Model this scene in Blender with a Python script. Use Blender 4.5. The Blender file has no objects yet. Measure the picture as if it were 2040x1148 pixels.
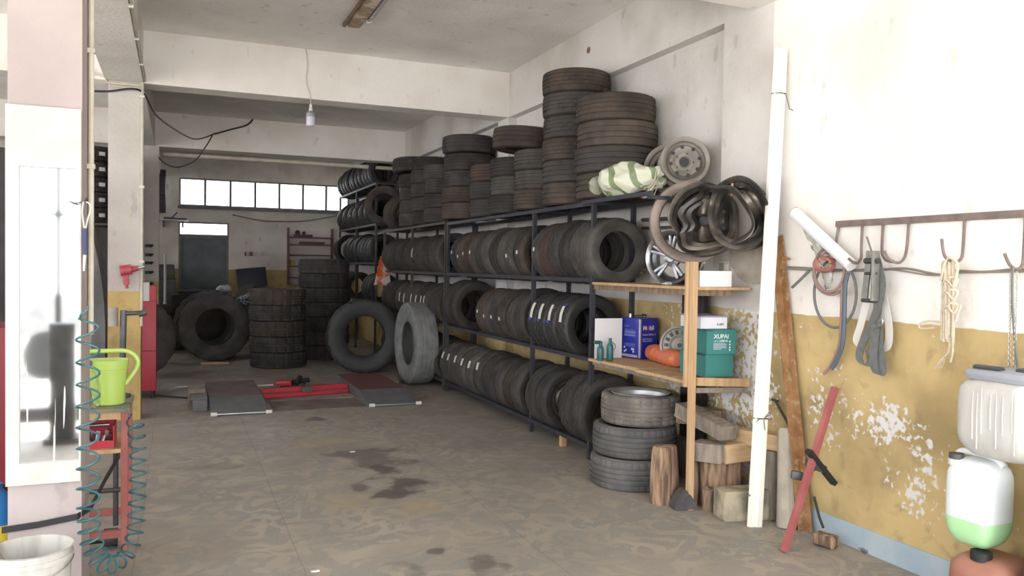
import bpy, bmesh, math, random
from mathutils import Vector, Matrix, Euler
S = bpy.context.scene
COL = S.collection
PI = math.pi
rnd = random.Random(7)

# ------------------------------------------------------------------ camera
EYE = Vector((0, 0, 1.6)); FPX = 1600.0
YAW, PITCH, ROLL = math.radians(22.66), math.radians(-1.475), math.radians(.88)
FW = Vector((math.sin(YAW)*math.cos(PITCH), math.cos(YAW)*math.cos(PITCH), math.sin(PITCH)))
_r = Vector((math.cos(YAW), -math.sin(YAW), 0)); _u = _r.cross(FW)
RT = _r*math.cos(ROLL)+_u*math.sin(ROLL); UP = -_r*math.sin(ROLL)+_u*math.cos(ROLL)
cam = bpy.data.cameras.new('camera'); cam.sensor_width = 36; cam.lens = FPX/2040*36
cam.clip_start = .05; cam.clip_end = 200
co = bpy.data.objects.new('camera', cam); COL.objects.link(co)
co.matrix_world = Matrix(((RT.x, UP.x, -FW.x, EYE.x), (RT.y, UP.y, -FW.y, EYE.y), (RT.z, UP.z, -FW.z, EYE.z), (0, 0, 0, 1)))
S.camera = co
# ------------------------------------------------------------------ world, sun, exposure
S.view_settings.view_transform = 'Standard'; S.view_settings.look = 'None'
S.view_settings.gamma = 1; S.view_settings.use_curve_mapping = False
S.view_settings.exposure = 1.44
W = bpy.data.worlds.new('sky'); S.world = W; W.use_nodes = True
nt = W.node_tree; bg = nt.nodes['Background']
tc = nt.nodes.new('ShaderNodeTexCoord'); sx = nt.nodes.new('ShaderNodeSeparateXYZ'); rp = nt.nodes.new('ShaderNodeValToRGB')
nt.links.new(tc.outputs['Generated'], sx.inputs[0]); nt.links.new(sx.outputs['Z'], rp.inputs[0]); nt.links.new(rp.outputs[0], bg.inputs[0])
rp.color_ramp.elements[0].color = (.95, .97, 1, 1); rp.color_ramp.elements[1].color = (.8, .9, 1, 1)
bg.inputs[1].default_value = 2.4
sun = bpy.data.lights.new('sun', 'SUN'); sun.energy = 11; sun.angle = .03; sun.color = (1, .97, .93)
so = bpy.data.objects.new('sun', sun); COL.objects.link(so)
so.rotation_euler = (math.radians(14), math.radians(-6), 0)
try:
    S.cycles.max_bounces = 10; S.cycles.diffuse_bounces = 6; S.cycles.use_denoising = True
    S.cycles.sample_clamp_indirect = 6
except Exception: pass

# ------------------------------------------------------------------ helpers
def ray(px, py): return FW + RT*(px-1020)/FPX - UP*(py-574)/FPX
def at(px, py, **k):
    d = ray(px, py); (a, v), = k.items(); i = 'XYZ'.index(a)
    return EYE + d*((v-EYE[i])/d[i])

def mat(name, c1, c2=None, rough=.8, metal=0, scale=6, bump=0, bscale=40, contrast=(.35, .65), c3=None, s3=2.5, t3=(.6, .68), spec=.5, vary=0, stretch=(1, 1, 1)):
    m = bpy.data.materials.new(name); m.use_nodes = True
    n = m.node_tree.nodes; l = m.node_tree.links; b = n['Principled BSDF']
    b.inputs['Roughness'].default_value = rough; b.inputs['Metallic'].default_value = metal
    b.inputs['Specular IOR Level'].default_value = spec
    b.inputs['Base Color'].default_value = (*c1, 1)
    if c2 or bump:
        t = n.new('ShaderNodeTexCoord'); mp = n.new('ShaderNodeMapping'); l.new(t.outputs['Object'], mp.inputs[0])
        mp.inputs['Scale'].default_value = stretch
        oi = n.new('ShaderNodeObjectInfo'); mu = n.new('ShaderNodeMath'); mu.operation = 'MULTIPLY'; mu.inputs[1].default_value = 37
        l.new(oi.outputs['Random'], mu.inputs[0]); l.new(mu.outputs[0], mp.inputs['Location'])
    if c2:
        x = n.new('ShaderNodeTexNoise'); x.inputs['Scale'].default_value = scale; x.inputs['Detail'].default_value = 6
        l.new(mp.outputs[0], x.inputs[0])
        r = n.new('ShaderNodeValToRGB'); r.color_ramp.elements[0].position = contrast[0]; r.color_ramp.elements[1].position = contrast[1]
        r.color_ramp.elements[0].color = (*c1, 1); r.color_ramp.elements[1].color = (*c2, 1)
        l.new(x.outputs[0], r.inputs[0]); out = r.outputs[0]
        if c3:
            y = n.new('ShaderNodeTexNoise'); y.inputs['Scale'].default_value = s3; y.inputs['Detail'].default_value = 8
            l.new(mp.outputs[0], y.inputs[0])
            r2 = n.new('ShaderNodeMapRange'); r2.inputs[1].default_value = t3[0]; r2.inputs[2].default_value = t3[1]
            l.new(y.outputs[0], r2.inputs[0])
            mx = n.new('ShaderNodeMix'); mx.data_type = 'RGBA'; l.new(r2.outputs[0], mx.inputs[0]); l.new(out, mx.inputs[6]); mx.inputs[7].default_value = (*c3, 1)
            out = mx.outputs[2]
        if vary:
            hs = n.new('ShaderNodeHueSaturation'); vr = n.new('ShaderNodeMapRange'); vr.inputs[3].default_value = 1-vary; vr.inputs[4].default_value = 1+vary
            l.new(oi.outputs['Random'], vr.inputs[0]); l.new(vr.outputs[0], hs.inputs['Value']); l.new(out, hs.inputs['Color']); out = hs.outputs[0]
        l.new(out, b.inputs['Base Color'])
    if bump:
        z = n.new('ShaderNodeTexNoise'); z.inputs['Scale'].default_value = bscale; z.inputs['Detail'].default_value = 5
        l.new(mp.outputs[0], z.inputs[0])
        bp = n.new('ShaderNodeBump'); bp.inputs['Strength'].default_value = bump; bp.inputs['Distance'].default_value = .01
        l.new(z.outputs[0], bp.inputs['Height']); l.new(bp.outputs[0], b.inputs['Normal'])
    return m

def TR(loc=(0, 0, 0), rot=(0, 0, 0), sc=(1, 1, 1)):
    return Matrix.Translation(loc) @ Euler(rot).to_matrix().to_4x4() @ Matrix.Diagonal((*sc, 1))
def along(p0, p1):
    p0, p1 = Vector(p0), Vector(p1); d = p1-p0
    return Matrix.Translation(p0) @ d.to_track_quat('Z', 'Y').to_matrix().to_4x4(), d.length

class MB:
    def __init__(s): s.b = bmesh.new()
    def box(s, lo, hi, M=None, bev=0):
        lo, hi = Vector(lo), Vector(hi); c = (lo+hi)/2; d = hi-lo
        mm = Matrix.Translation(c) @ Matrix.Diagonal((*d, 1))
        if M is not None: mm = M @ mm
        r = bmesh.ops.create_cube(s.b, size=1, matrix=mm)
        if bev:
            es = {e for v in r['verts'] for e in v.link_edges}
            bmesh.ops.bevel(s.b, geom=list(es), offset=bev, segments=2, affect='EDGES', profile=.6)
        return s
    def cyl(s, p0, p1, r, r2=None, n=16, caps=True):
        M, L = along(p0, p1)
        bmesh.ops.create_cone(s.b, cap_ends=caps, segments=n, radius1=r, radius2=r if r2 is None else r2, depth=L, matrix=M @ Matrix.Translation((0, 0, L/2)))
        return s
    def sph(s, c, r, sc=(1, 1, 1), n=16):
        bmesh.ops.create_uvsphere(s.b, u_segments=n, v_segments=max(6, n//2), radius=r, matrix=Matrix.Translation(c) @ Matrix.Diagonal((*sc, 1)))
        return s
    def lathe(s, prof, n=48, M=None, closed=False, fn=None):
        M = M or Matrix(); rings = []
        for k in range(n):
            a = 2*PI*k/n; ring = []
            for i, (r, z) in enumerate(prof):
                if fn: r, z = fn(i, k, r, z)
                ring.append(s.b.verts.new(M @ Vector((r*math.cos(a), r*math.sin(a), z))))
            rings.append(ring)
        m = len(prof)
        for k in range(n):
            A, B = rings[k], rings[(k+1) % n]
            for i in range(m if closed else m-1):
                j = (i+1) % m
                vs = [A[i], B[i], B[j], A[j]]
                try: s.b.faces.new(vs)
                except ValueError: pass
        return s
    def tube(s, pts, r, n=8, closed=False, caps=True, flat=None):
        pts = [Vector(p) for p in pts]; N = len(pts); rings = []; up = Vector((.13, .21, 1)).normalized(); prev = None
        for i, p in enumerate(pts):
            if closed: t = pts[(i+1) % N]-pts[i-1]
            else: t = pts[min(i+1, N-1)]-pts[max(i-1, 0)]
            t.normalize()
            if prev is None: a = t.cross(up if abs(t.dot(up)) < .95 else Vector((1, 0, 0))).normalized()
            else: a = (prev-t*prev.dot(t)).normalized()
            prev = a; b = t.cross(a)
            rr = r[i] if isinstance(r, (list, tuple)) else r
            f = flat or 1
            rings.append([s.b.verts.new(p + a*rr*math.cos(2*PI*k/n) + b*rr*f*math.sin(2*PI*k/n)) for k in range(n)])
        for i in range(N if closed else N-1):
            A, B = rings[i], rings[(i+1) % N]
            for k in range(n): s.b.faces.new([A[k], A[(k+1) % n], B[(k+1) % n], B[k]])
        if caps and not closed:
            s.b.faces.new(rings[0][::-1]); s.b.faces.new(rings[-1])
        return s
    def prism(s, poly, z0, z1, M=None):
        M = M or Matrix()
        a = [s.b.verts.new(M @ Vector((x, y, z0))) for x, y in poly]; b = [s.b.verts.new(M @ Vector((x, y, z1))) for x, y in poly]
        n = len(poly); s.b.faces.new(a[::-1]); s.b.faces.new(b)
        for i in range(n): s.b.faces.new([a[i], a[(i+1) % n], b[(i+1) % n], b[i]])
        return s
    def strip(s, pts, dirs, w, th=.004):
        """flat strap: centre line pts, width direction per point"""
        rows = []
        for i, p in enumerate(pts):
            p = Vector(p); d = Vector(dirs[i] if isinstance(dirs, list) else dirs).normalized()*w/2
            t = (Vector(pts[min(i+1, len(pts)-1)])-Vector(pts[max(i-1, 0)])).normalized(); nn = t.cross(d).normalized()*th/2
            rows.append([s.b.verts.new(q) for q in (p-d-nn, p+d-nn, p+d+nn, p-d+nn)])
        for A, B in zip(rows, rows[1:]):
            for k in range(4): s.b.faces.new([A[k], A[(k+1) % 4], B[(k+1) % 4], B[k]])
        s.b.faces.new(rows[0][::-1]); s.b.faces.new(rows[-1]); return s
    def mesh(s, name, smooth=True):
        bmesh.ops.recalc_face_normals(s.b, faces=s.b.faces)
        me = bpy.data.meshes.new(name); s.b.to_mesh(me); s.b.free()
        if smooth:
            for p in me.polygons: p.use_smooth = True
            try: me.set_sharp_from_angle(angle=math.radians(35))
            except Exception: pass
        return me
    def build(s, name, m, parent=None, smooth=True, loc=None):
        me = s.mesh(name, smooth); o = bpy.data.objects.new(name, me); COL.objects.link(o)
        if m: me.materials.append(m)
        if parent: o.parent = parent
        if loc is not None: o.location = loc
        return o
def box(lo, hi, bev=0): return MB().box(lo, hi, bev=bev)
def tag(o, label=None, cat=None, group=None, kind=None):
    if label: o['label'] = label
    if cat: o['category'] = cat
    if group: o['group'] = group
    if kind: o['kind'] = kind
    return o
def empty(name, loc, rot=(0, 0, 0), label=None, cat=None, group=None):
    o = bpy.data.objects.new(name, None); COL.objects.link(o); o.location = loc; o.rotation_euler = rot; o.empty_display_size = .1
    return tag(o, label, cat, group)
def struct(o): o['kind'] = 'structure'; return o
def copy_tree(o, parent=None):
    c = o.copy(); COL.objects.link(c)
    if parent: c.parent = parent
    for ch in [x for x in COL.objects if x.parent == o]: copy_tree(ch, c)
    return c
def smooth_path(pts, k=6):
    pts = [Vector(p) for p in pts]; out = []
    for i in range(len(pts)-1):
        p0, p1, p2, p3 = pts[max(i-1, 0)], pts[i], pts[i+1], pts[min(i+2, len(pts)-1)]
        for j in range(k):
            t = j/k
            out.append(.5*((2*p1)+(-p0+p2)*t+(2*p0-5*p1+4*p2-p3)*t*t+(-p0+3*p1-3*p2+p3)*t**3))
    out.append(pts[-1]); return out
def text_mesh(s, size, depth=.0006, extr=0):
    cu = bpy.data.curves.new('text', 'FONT'); cu.body = s; cu.size = size; cu.extrude = depth; cu.offset = extr
    cu.align_x = 'LEFT'; cu.resolution_u = 3
    o = bpy.data.objects.new('text', cu); COL.objects.link(o)
    dg = bpy.context.evaluated_depsgraph_get(); me = bpy.data.meshes.new_from_object(o.evaluated_get(dg))
    bpy.data.objects.remove(o); bpy.data.curves.remove(cu); return me
def text(name, s, size, m, parent, M, extr=0):
    me = text_mesh(s, size, extr=extr); me.transform(M); me.materials.clear(); me.materials.append(m)
    o = bpy.data.objects.new(name, me); COL.objects.link(o); o.parent = parent; return o
ORD = ['', 'first', 'second', 'third', 'fourth', 'fifth', 'sixth', 'seventh', 'eighth', 'ninth', 'tenth', 'eleventh', 'twelfth', 'thirteenth', 'fourteenth', 'fifteenth', 'sixteenth', 'seventeenth']

# ------------------------------------------------------------------ setting materials
def wall_material(name, upper, dirt, band=None, z_band=1.33, peel=0, tile=None):
    m = bpy.data.materials.new(name); m.use_nodes = True; n = m.node_tree.nodes; l = m.node_tree.links; b = n['Principled BSDF']
    b.inputs['Roughness'].default_value = .9; b.inputs['Specular IOR Level'].default_value = .2
    t = n.new('ShaderNodeTexCoord')
    def noise(sc, det=6, st=(1, 1, 1), dist=0):
        mp = n.new('ShaderNodeMapping'); mp.inputs['Scale'].default_value = st; l.new(t.outputs['Object'], mp.inputs[0])
        x = n.new('ShaderNodeTexNoise'); x.inputs['Scale'].default_value = sc; x.inputs['Detail'].default_value = det; x.inputs['Distortion'].default_value = dist
        l.new(mp.outputs[0], x.inputs[0]); return x.outputs[0]
    def mr(v, a, c, lo=0, hi=1):
        r = n.new('ShaderNodeMapRange'); r.inputs[1].default_value = a; r.inputs[2].default_value = c; r.inputs[3].default_value = lo; r.inputs[4].default_value = hi
        l.new(v, r.inputs[0]); return r.outputs[0]
    def mix(f, a, c):
        x = n.new('ShaderNodeMix'); x.data_type = 'RGBA'; l.new(f, x.inputs[0])
        for i, v in ((6, a), (7, c)):
            if isinstance(v, tuple): x.inputs[i].default_value = (*v, 1)
            else: l.new(v, x.inputs[i])
        return x.outputs[2]
    def mth(op, a, c):
        x = n.new('ShaderNodeMath'); x.operation = op
        for i, v in enumerate((a, c)):
            if isinstance(v, (int, float)): x.inputs[i].default_value = v
            else: l.new(v, x.inputs[i])
        return x.outputs[0]
    col = mix(mr(noise(1.3, 9), .42, .66), upper, dirt)
    col = mix(mr(noise(9, 6, (1, 1, .5)), .64, .72, 0, .5), col, tuple(c*.7 for c in dirt))
    if band:
        sp = n.new('ShaderNodeSeparateXYZ'); l.new(t.outputs['Object'], sp.inputs[0]); z = sp.outputs['Z']
        bc = mix(mr(noise(2.2, 9), .4, .7), band, tuple(c*.62 for c in band))
        bc = mix(mr(noise(7, 9, (1, 1, 1), .6), .55, .75, 0, .6), bc, (.22, .17, .1))
        if peel:
            yy = sp.outputs['Y']; acc = None
            for (y0, z0, ry, rz, amp) in ((4.55, .8, .45, .9, .15), (3.75, .85, .2, .35, .085), (3.35, .75, .3, .2, .12), (3.0, .5, .3, .3, .085), (5.3, .9, .6, .7, .08)):
                dy = mth('DIVIDE', mth('SUBTRACT', yy, y0), ry); dz = mth('DIVIDE', mth('SUBTRACT', z, z0), rz)
                d2 = mth('ADD', mth('MULTIPLY', dy, dy), mth('MULTIPLY', dz, dz)); v = mr(d2, 0, 1.3, amp, -.05)
                acc = v if acc is None else mth('MAXIMUM', acc, v)
            pn = mth('ADD', mth('ADD', mth('MULTIPLY', noise(26, 9, (1, 1, 1), .2), .62), mth('MULTIPLY', noise(6, 5), .38)), acc)
            bc = mix(mr(pn, .59, .64), bc, (.68, .67, .67))
        zz = mth('ADD', z, mr(noise(8, 3), 0, 1, -.012, .012))
        col = mix(mr(zz, z_band-.003, z_band+.003), bc, col)
    l.new(col, b.inputs['Base Color'])
    bp = n.new('ShaderNodeBump'); bp.inputs['Strength'].default_value = .35; bp.inputs['Distance'].default_value = .012
    l.new(noise(28, 6), bp.inputs['Height']); l.new(bp.outputs[0], b.inputs['Normal'])
    return m
PLASTER = (.71, .685, .66); DIRT = (.55, .515, .48)
M_WALL = wall_material('painted_plaster_with_ochre_dado', PLASTER, DIRT, (.57, .43, .21), 1.33, .035)
M_WALL2 = wall_material('white_plaster_with_ochre_dado', (.86, .84, .81), (.74, .71, .66), (.57, .43, .21), 1.33, .035)
M_BACK = wall_material('back_plaster_with_ochre_dado', (.76, .71, .66), (.58, .53, .49), (.52, .40, .19), 1.46)
M_PILLAR = wall_material('pillar_plaster', (.60, .565, .53), (.47, .43, .40), (.55, .40, .17), 1.30)
M_PINK = wall_material('pinkish_pillar_plaster', (.43, .37, .36), (.36, .31, .30))
M_BEAM = wall_material('beam_plaster', (.84, .81, .775), (.74, .69, .64))
M_CEIL = wall_material('ceiling_plaster', (.87, .85, .825), (.76, .73, .70))
M_GREYWALL = wall_material('dim_bay_plaster', (.7, .67, .64), (.6, .57, .54))
M_TILE = mat('blue_skirting', (.32, .42, .50), (.42, .50, .55), rough=.5, scale=5)

def floor_material():
    m = bpy.data.materials.new('worn_patterned_cement_floor'); m.use_nodes = True; n = m.node_tree.nodes; l = m.node_tree.links; b = n['Principled BSDF']
    t = n.new('ShaderNodeTexCoord')
    def noise(sc, det=4, dist=0, src=None):
        x = n.new('ShaderNodeTexNoise'); x.inputs['Scale'].default_value = sc; x.inputs['Detail'].default_value = det; x.inputs['Distortion'].default_value = dist
        l.new(src or t.outputs['Object'], x.inputs[0]); return x.outputs[0]
    def mr(v, a, c, lo=0, hi=1):
        r = n.new('ShaderNodeMapRange'); r.inputs[1].default_value = a; r.inputs[2].default_value = c; r.inputs[3].default_value = lo; r.inputs[4].default_value = hi
        l.new(v, r.inputs[0]); return r.outputs[0]
    def mix(f, a, c):
        x = n.new('ShaderNodeMix'); x.data_type = 'RGBA'
        if isinstance(f, float): x.inputs[0].default_value = f
        else: l.new(f, x.inputs[0])
        for i, v in ((6, a), (7, c)):
            if isinstance(v, tuple): x.inputs[i].default_value = (*v, 1)
            else: l.new(v, x.inputs[i])
        return x.outputs[2]
    def mth(op, a, c=0):
        x = n.new('ShaderNodeMath'); x.operation = op
        for i, v in enumerate((a, c)):
            if isinstance(v, (int, float)): x.inputs[i].default_value = v
            else: l.new(v, x.inputs[i])
        return x.outputs[0]
    leaf = noise(3.6, 1.6, 2.6)
    speck = noise(150, 2)
    grey = mix(mr(speck, .4, .6), (.205, .192, .175), (.33, .31, .285))
    tan = mix(mr(noise(3, 5), .35, .65), (.38, .33, .272), (.31, .272, .232))
    wear = mr(noise(1.1, 5), .36, .60, .45, 1)
    f = mth('MULTIPLY', mr(leaf, .47, .52), wear)
    col = mix(f, tan, grey)
    col = mix(mr(noise(.8, 7), .45, .75, 0, .55), col, (.19, .165, .145))
    # oil stains of their own shape
    sp = n.new('ShaderNodeSeparateXYZ'); l.new(t.outputs['Object'], sp.inputs[0])
    tot = None
    warp = noise(4.5, 6)
    for (px, py, rx, ry, k) in ((628, 833, .11, .16, 1), (745, 912, .30, .5, .7), (760, 935, .16, .2, 1), (800, 960, .18, .3, 1), (770, 985, .12, .13, 1), (725, 972, .1, .1, .8), (960, 1125, .1, .12, .8), (820, 1130, .12, .12, .7), (1010, 1128, .06, .08, .7), (430, 930, .35, .1, .4), (700, 905, .2, .2, .7), (870, 1100, .05, .05, .8)):
        p = at(px, py, Z=0)
        dx = mth('DIVIDE', mth('SUBTRACT', sp.outputs['X'], p.x), rx); dy = mth('DIVIDE', mth('SUBTRACT', sp.outputs['Y'], p.y), ry)
        d = mth('SQRT', mth('ADD', mth('MULTIPLY', dx, dx), mth('MULTIPLY', dy, dy)))
        d = mth('ADD', d, mr(warp, .3, .7, -.75, .75))
        v = mr(d, 1.0, .45, 0, .8*k)
        tot = v if tot is None else mth('MAXIMUM', tot, v)
    col = mix(tot, col, (.075, .06, .055))
    # yellowish grease smears
    tot = None
    for (px, py, rx, ry) in ((650, 880, .35, .18), (690, 1000, .25, .2), (840, 1010, .2, .2), (640, 870, .03, 1.2)):
        p = at(px, py, Z=0)
        dx = mth('DIVIDE', mth('SUBTRACT', sp.outputs['X'], p.x), rx); dy = mth('DIVIDE', mth('SUBTRACT', sp.outputs['Y'], p.y), ry)
        d = mth('ADD', mth('SQRT', mth('ADD', mth('MULTIPLY', dx, dx), mth('MULTIPLY', dy, dy))), mr(warp, .3, .7, .6, -.6))
        v = mr(d, 1.0, .3, 0, .45); tot = v if tot is None else mth('MAXIMUM', tot, v)
    col = mix(tot, col, (.40, .31, .17))
    # control joints
    for ax, vals in (('X', (.62, -.2, 1.9)), ('Y', (6.0, 10.0))):
        for v0 in vals:
            d = mth('ABSOLUTE', mth('SUBTRACT', mth('ADD', sp.outputs[ax], mr(noise(1.5, 4), 0, 1, -.02, .02)), v0))
            col = mix(mr(d, .006, .002, 0, .3), col, (.09, .08, .07))
    l.new(col, b.inputs['Base Color'])
    l.new(mr(noise(2, 5), .3, .7, .45, .8), b.inputs['Roughness']); b.inputs['Specular IOR Level'].default_value = .35
    bp = n.new('ShaderNodeBump'); bp.inputs['Strength'].default_value = .15; bp.inputs['Distance'].default_value = .01
    l.new(noise(60, 6), bp.inputs['Height']); l.new(bp.outputs[0], b.inputs['Normal'])
    return m
M_FLOOR = floor_material()
M_YARD = mat('sunlit_yard_concrete', (.46, .44, .41), (.54, .52, .49), rough=.9, scale=2, bump=.2)

# ------------------------------------------------------------------ the setting
YF, YB1, YB2, YBW = 4.19, 8.92, 13.65, 18.4
ZC, ZB = 3.92, 3.39
XR = 3.65
struct(box((-6, -1.5, -.15), (3.95, 18.6, 0)).build('floor', M_FLOOR, smooth=False))
struct(box((-40, -1.5, -.17), (-6, 30, -.002)).build('side_yard_ground', M_YARD, smooth=False))
struct(box((-40, -40, -.17), (3.95, -1.5, -.002)).build('yard_ground', M_YARD, smooth=False))
struct(box((-6.2, -.6, ZC), (3.95, 18.6, ZC+.18)).build('ceiling', M_CEIL, smooth=False))
# right wall: recessed panels between a flush frame of beam and pilasters
w = MB()
w.box((XR+.10, YF, 0), (XR+.30, 18.6, ZC))
w.box((XR, 4.30, 3.0+.39), (XR+.12, 18.4, ZC))
for a, b_ in ((4.30, 4.83), (YB1, YB1+.35), (YB2, YB2+.35)): w.box((XR, a, 0), (XR+.12, b_, 3.39))
struct(box((XR, -1.5, 0), (XR+.30, 4.30, 4.6)).build('wall_right_front', M_WALL2, smooth=False))
struct(w.build('wall_right', M_WALL, smooth=False))
struct(box((XR-.012, -1.5, 0), (XR, 5.9, .135)).build('baseboard_right', M_TILE, smooth=False))
# back wall with window strip, door opening and transom
wx0, wx1, wz0, wz1 = .04, 3.62, 2.80, 3.39
dx0, dx1, dz1 = .03, 1.03, 2.46
w = MB()
for lo, hi in (((-6, wz1), (3.95, ZC)), ((-6, 0), (dx0, dz1)), ((dx1, 0), (3.95, dz1)), ((-6, dz1), (3.95, wz0)), ((-6, wz0), (wx0, wz1)), ((wx1, wz0), (3.95, wz1))):
    w.box((lo[0], YBW, lo[1]), (hi[0], YBW+.2, hi[1]))
struct(w.build('wall_back', M_BACK, smooth=False))
w = MB(); w.box((-6.2, -.6, ZB), (-6, 18.6, ZC))
for y0, y1, z1 in ((-.6, .2, ZB), (3.9, 4.9, ZB), (8.7, 9.6, ZB), (13.4, 14.2, ZB), (17.6, 18.6, ZB), (.2, 3.9, 1.4), (4.9, 8.7, 1.3), (9.6, 13.4, 1.9), (14.2, 17.6, 2.1)): w.box((-6.2, y0, 0), (-6, y1, z1))  # openings added in this unseen wall to let more daylight in
struct(w.build('wall_left_added_openings', M_GREYWALL, smooth=False))
# cross beams, long beams, pillars
struct(box((-6, YB1, ZB), (3.65, YB1+.3, ZC)).build('beam_front_bay', M_BEAM, smooth=False))
struct(box((-6, YB2, ZB), (3.65, YB2+.3, ZC)).build('beam_back_bay', M_BEAM, smooth=False))
struct(box((-6, YF, ZB), (3.65, YF+.3, ZC)).build('beam_entrance', M_BEAM, smooth=False))
struct(box((-6, -.6, 2.95), (3.95, -.3, ZC+.6)).build('beam_facade_lowered', M_BEAM, smooth=False))  # unseen front beam, hung low to cut sky light on the front pillar
struct(box((-.66, YF+.3, ZB), (-.32, YBW, ZC)).build('beam_lengthwise', M_BEAM, smooth=False))
struct(box((-.70, 4.19, 0), (-.405, 4.56, ZB)).build('pillar_facade', M_PINK, smooth=False))
struct(box((-.635, YB1, 0), (-.335, YB1+.3, ZB)).build('pillar_middle', M_PILLAR, smooth=False))
struct(box((-.62, YB2, 0), (-.262, YB2+.3, ZB)).build('pillar_rear', M_PILLAR, smooth=False))
# windows
M_FRAME = mat('grey_window_paint', (.20, .20, .195), (.14, .14, .135), rough=.6, scale=8)
M_GLASS = bpy.data.materials.new('window_glass'); M_GLASS.use_nodes = True
_n = M_GLASS.node_tree.nodes; _l = M_GLASS.node_tree.links; _n.remove(_n['Principled BSDF'])
_t = _n.new('ShaderNodeBsdfTransparent'); _g = _n.new('ShaderNodeBsdfGlossy'); _g.inputs['Roughness'].default_value = .05; _m = _n.new('ShaderNodeMixShader'); _f = _n.new('ShaderNodeFresnel')
_l.new(_f.outputs[0], _m.inputs[0]); _l.new(_t.outputs[0], _m.inputs[1]); _l.new(_g.outputs[0], _m.inputs[2]); _l.new(_m.outputs[0], _n['Material Output'].inputs[0])
def window(name, x0, x1, z0, z1, npan):
    r = empty(name, ((x0+x1)/2, YBW+.04, z0)); struct(r)
    cx = (x0+x1)/2
    f = MB(); t = .03
    f.box((x0-cx, -.03, 0), (x1-cx, .03, t)).box((x0-cx, -.03, z1-z0-t), (x1-cx, .03, z1-z0)).box((x0-cx, -.03, t), (x0-cx+t, .03, z1-z0-t)).box((x1-cx-t, -.03, t), (x1-cx, .03, z1-z0-t))
    f.build('window_frame', M_FRAME, r, smooth=False)
    for i in range(1, npan):
        x = x0-cx+(x1-x0)*i/npan; box((x-.022, -.025, t), (x+.022, .025, z1-z0-t)).build('mullion', M_FRAME, r, smooth=False)
    for i in range(npan):
        a = x0-cx+(x1-x0)*i/npan; c = x0-cx+(x1-x0)*(i+1)/npan
        box((a+.015, -.003, t), (c-.015, .003, z1-z0-t)).build('window_pane', M_GLASS, r, smooth=False)
window('window_1', wx0, wx1, wz0, wz1, 7)
window('window_2', dx0, dx1, 2.17, dz1, 1)
struct(box((wx0-.03, YBW-.06, wz0-.06), (wx1+.02, YBW+.01, wz0-.005)).build('window_sill', M_FRAME, smooth=False))
M_DOOR = mat('dark_grey_blue_steel_door', (.10, .115, .13), (.16, .175, .19), rough=.6, scale=3)
d = empty('door_1', ((dx0+dx1)/2, YBW+.04, 0)); struct(d)
f = MB().box((-.5, -.03, 0), (-.45, .05, 2.17)).box((.45, -.03, 0), (.5, .05, 2.17)).box((-.45, -.03, 2.11), (.45, .05, 2.17)); f.build('door_frame', M_FRAME, d, smooth=False)
box((-.45, 0, .01), (.45, .03, 2.11)).box((-.40, -.012, .1), (-.05, 0, .95)).box((.05, -.012, .1), (.40, 0, .95)).box((-.40, -.012, 1.05), (-.05, 0, 2.02)).box((.05, -.012, 1.05), (.40, 0, 2.02)).build('door_leaf', M_DOOR, d, smooth=False)
MB().cyl((.38, -.05, 1.0), (.38, -.05, 1.12), .01).cyl((.38, 0, 1.06), (.38, -.05, 1.06), .009).build('door_handle', M_FRAME, d)

# ------------------------------------------------------------------ tyres
RUB = dict(rough=.75, bump=.25, bscale=120, spec=.35, vary=.22)
M_OLD = mat('worn_dusty_rubber', (0.0340, 0.0313, 0.0299), (0.0646, 0.0578, 0.0530), scale=5, **RUB)
M_NEW = mat('fresh_black_rubber', (0.0204, 0.0197, 0.0204), (0.0306, 0.0292, 0.0292), scale=5, rough=.55, bump=.1, bscale=90, spec=.5, vary=.15)
M_BROWN = mat('mud_stained_rubber', (0.0422, 0.0340, 0.0292), (0.0816, 0.0626, 0.0490), scale=6, **RUB)
M_GREYT = mat('grey_weathered_rubber', (0.0476, 0.0442, 0.0408), (0.0850, 0.0782, 0.0714), scale=7, **RUB)
M_REDT = mat('reddish_dusty_rubber', (0.0510, 0.0340, 0.0292), (0.0816, 0.0510, 0.0408), scale=6, **RUB)
M_BALD = mat('bald_grey_tread_rubber', (0.1425, 0.1472, 0.1472), (0.2090, 0.2090, 0.2042), scale=9, **RUB)
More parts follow.
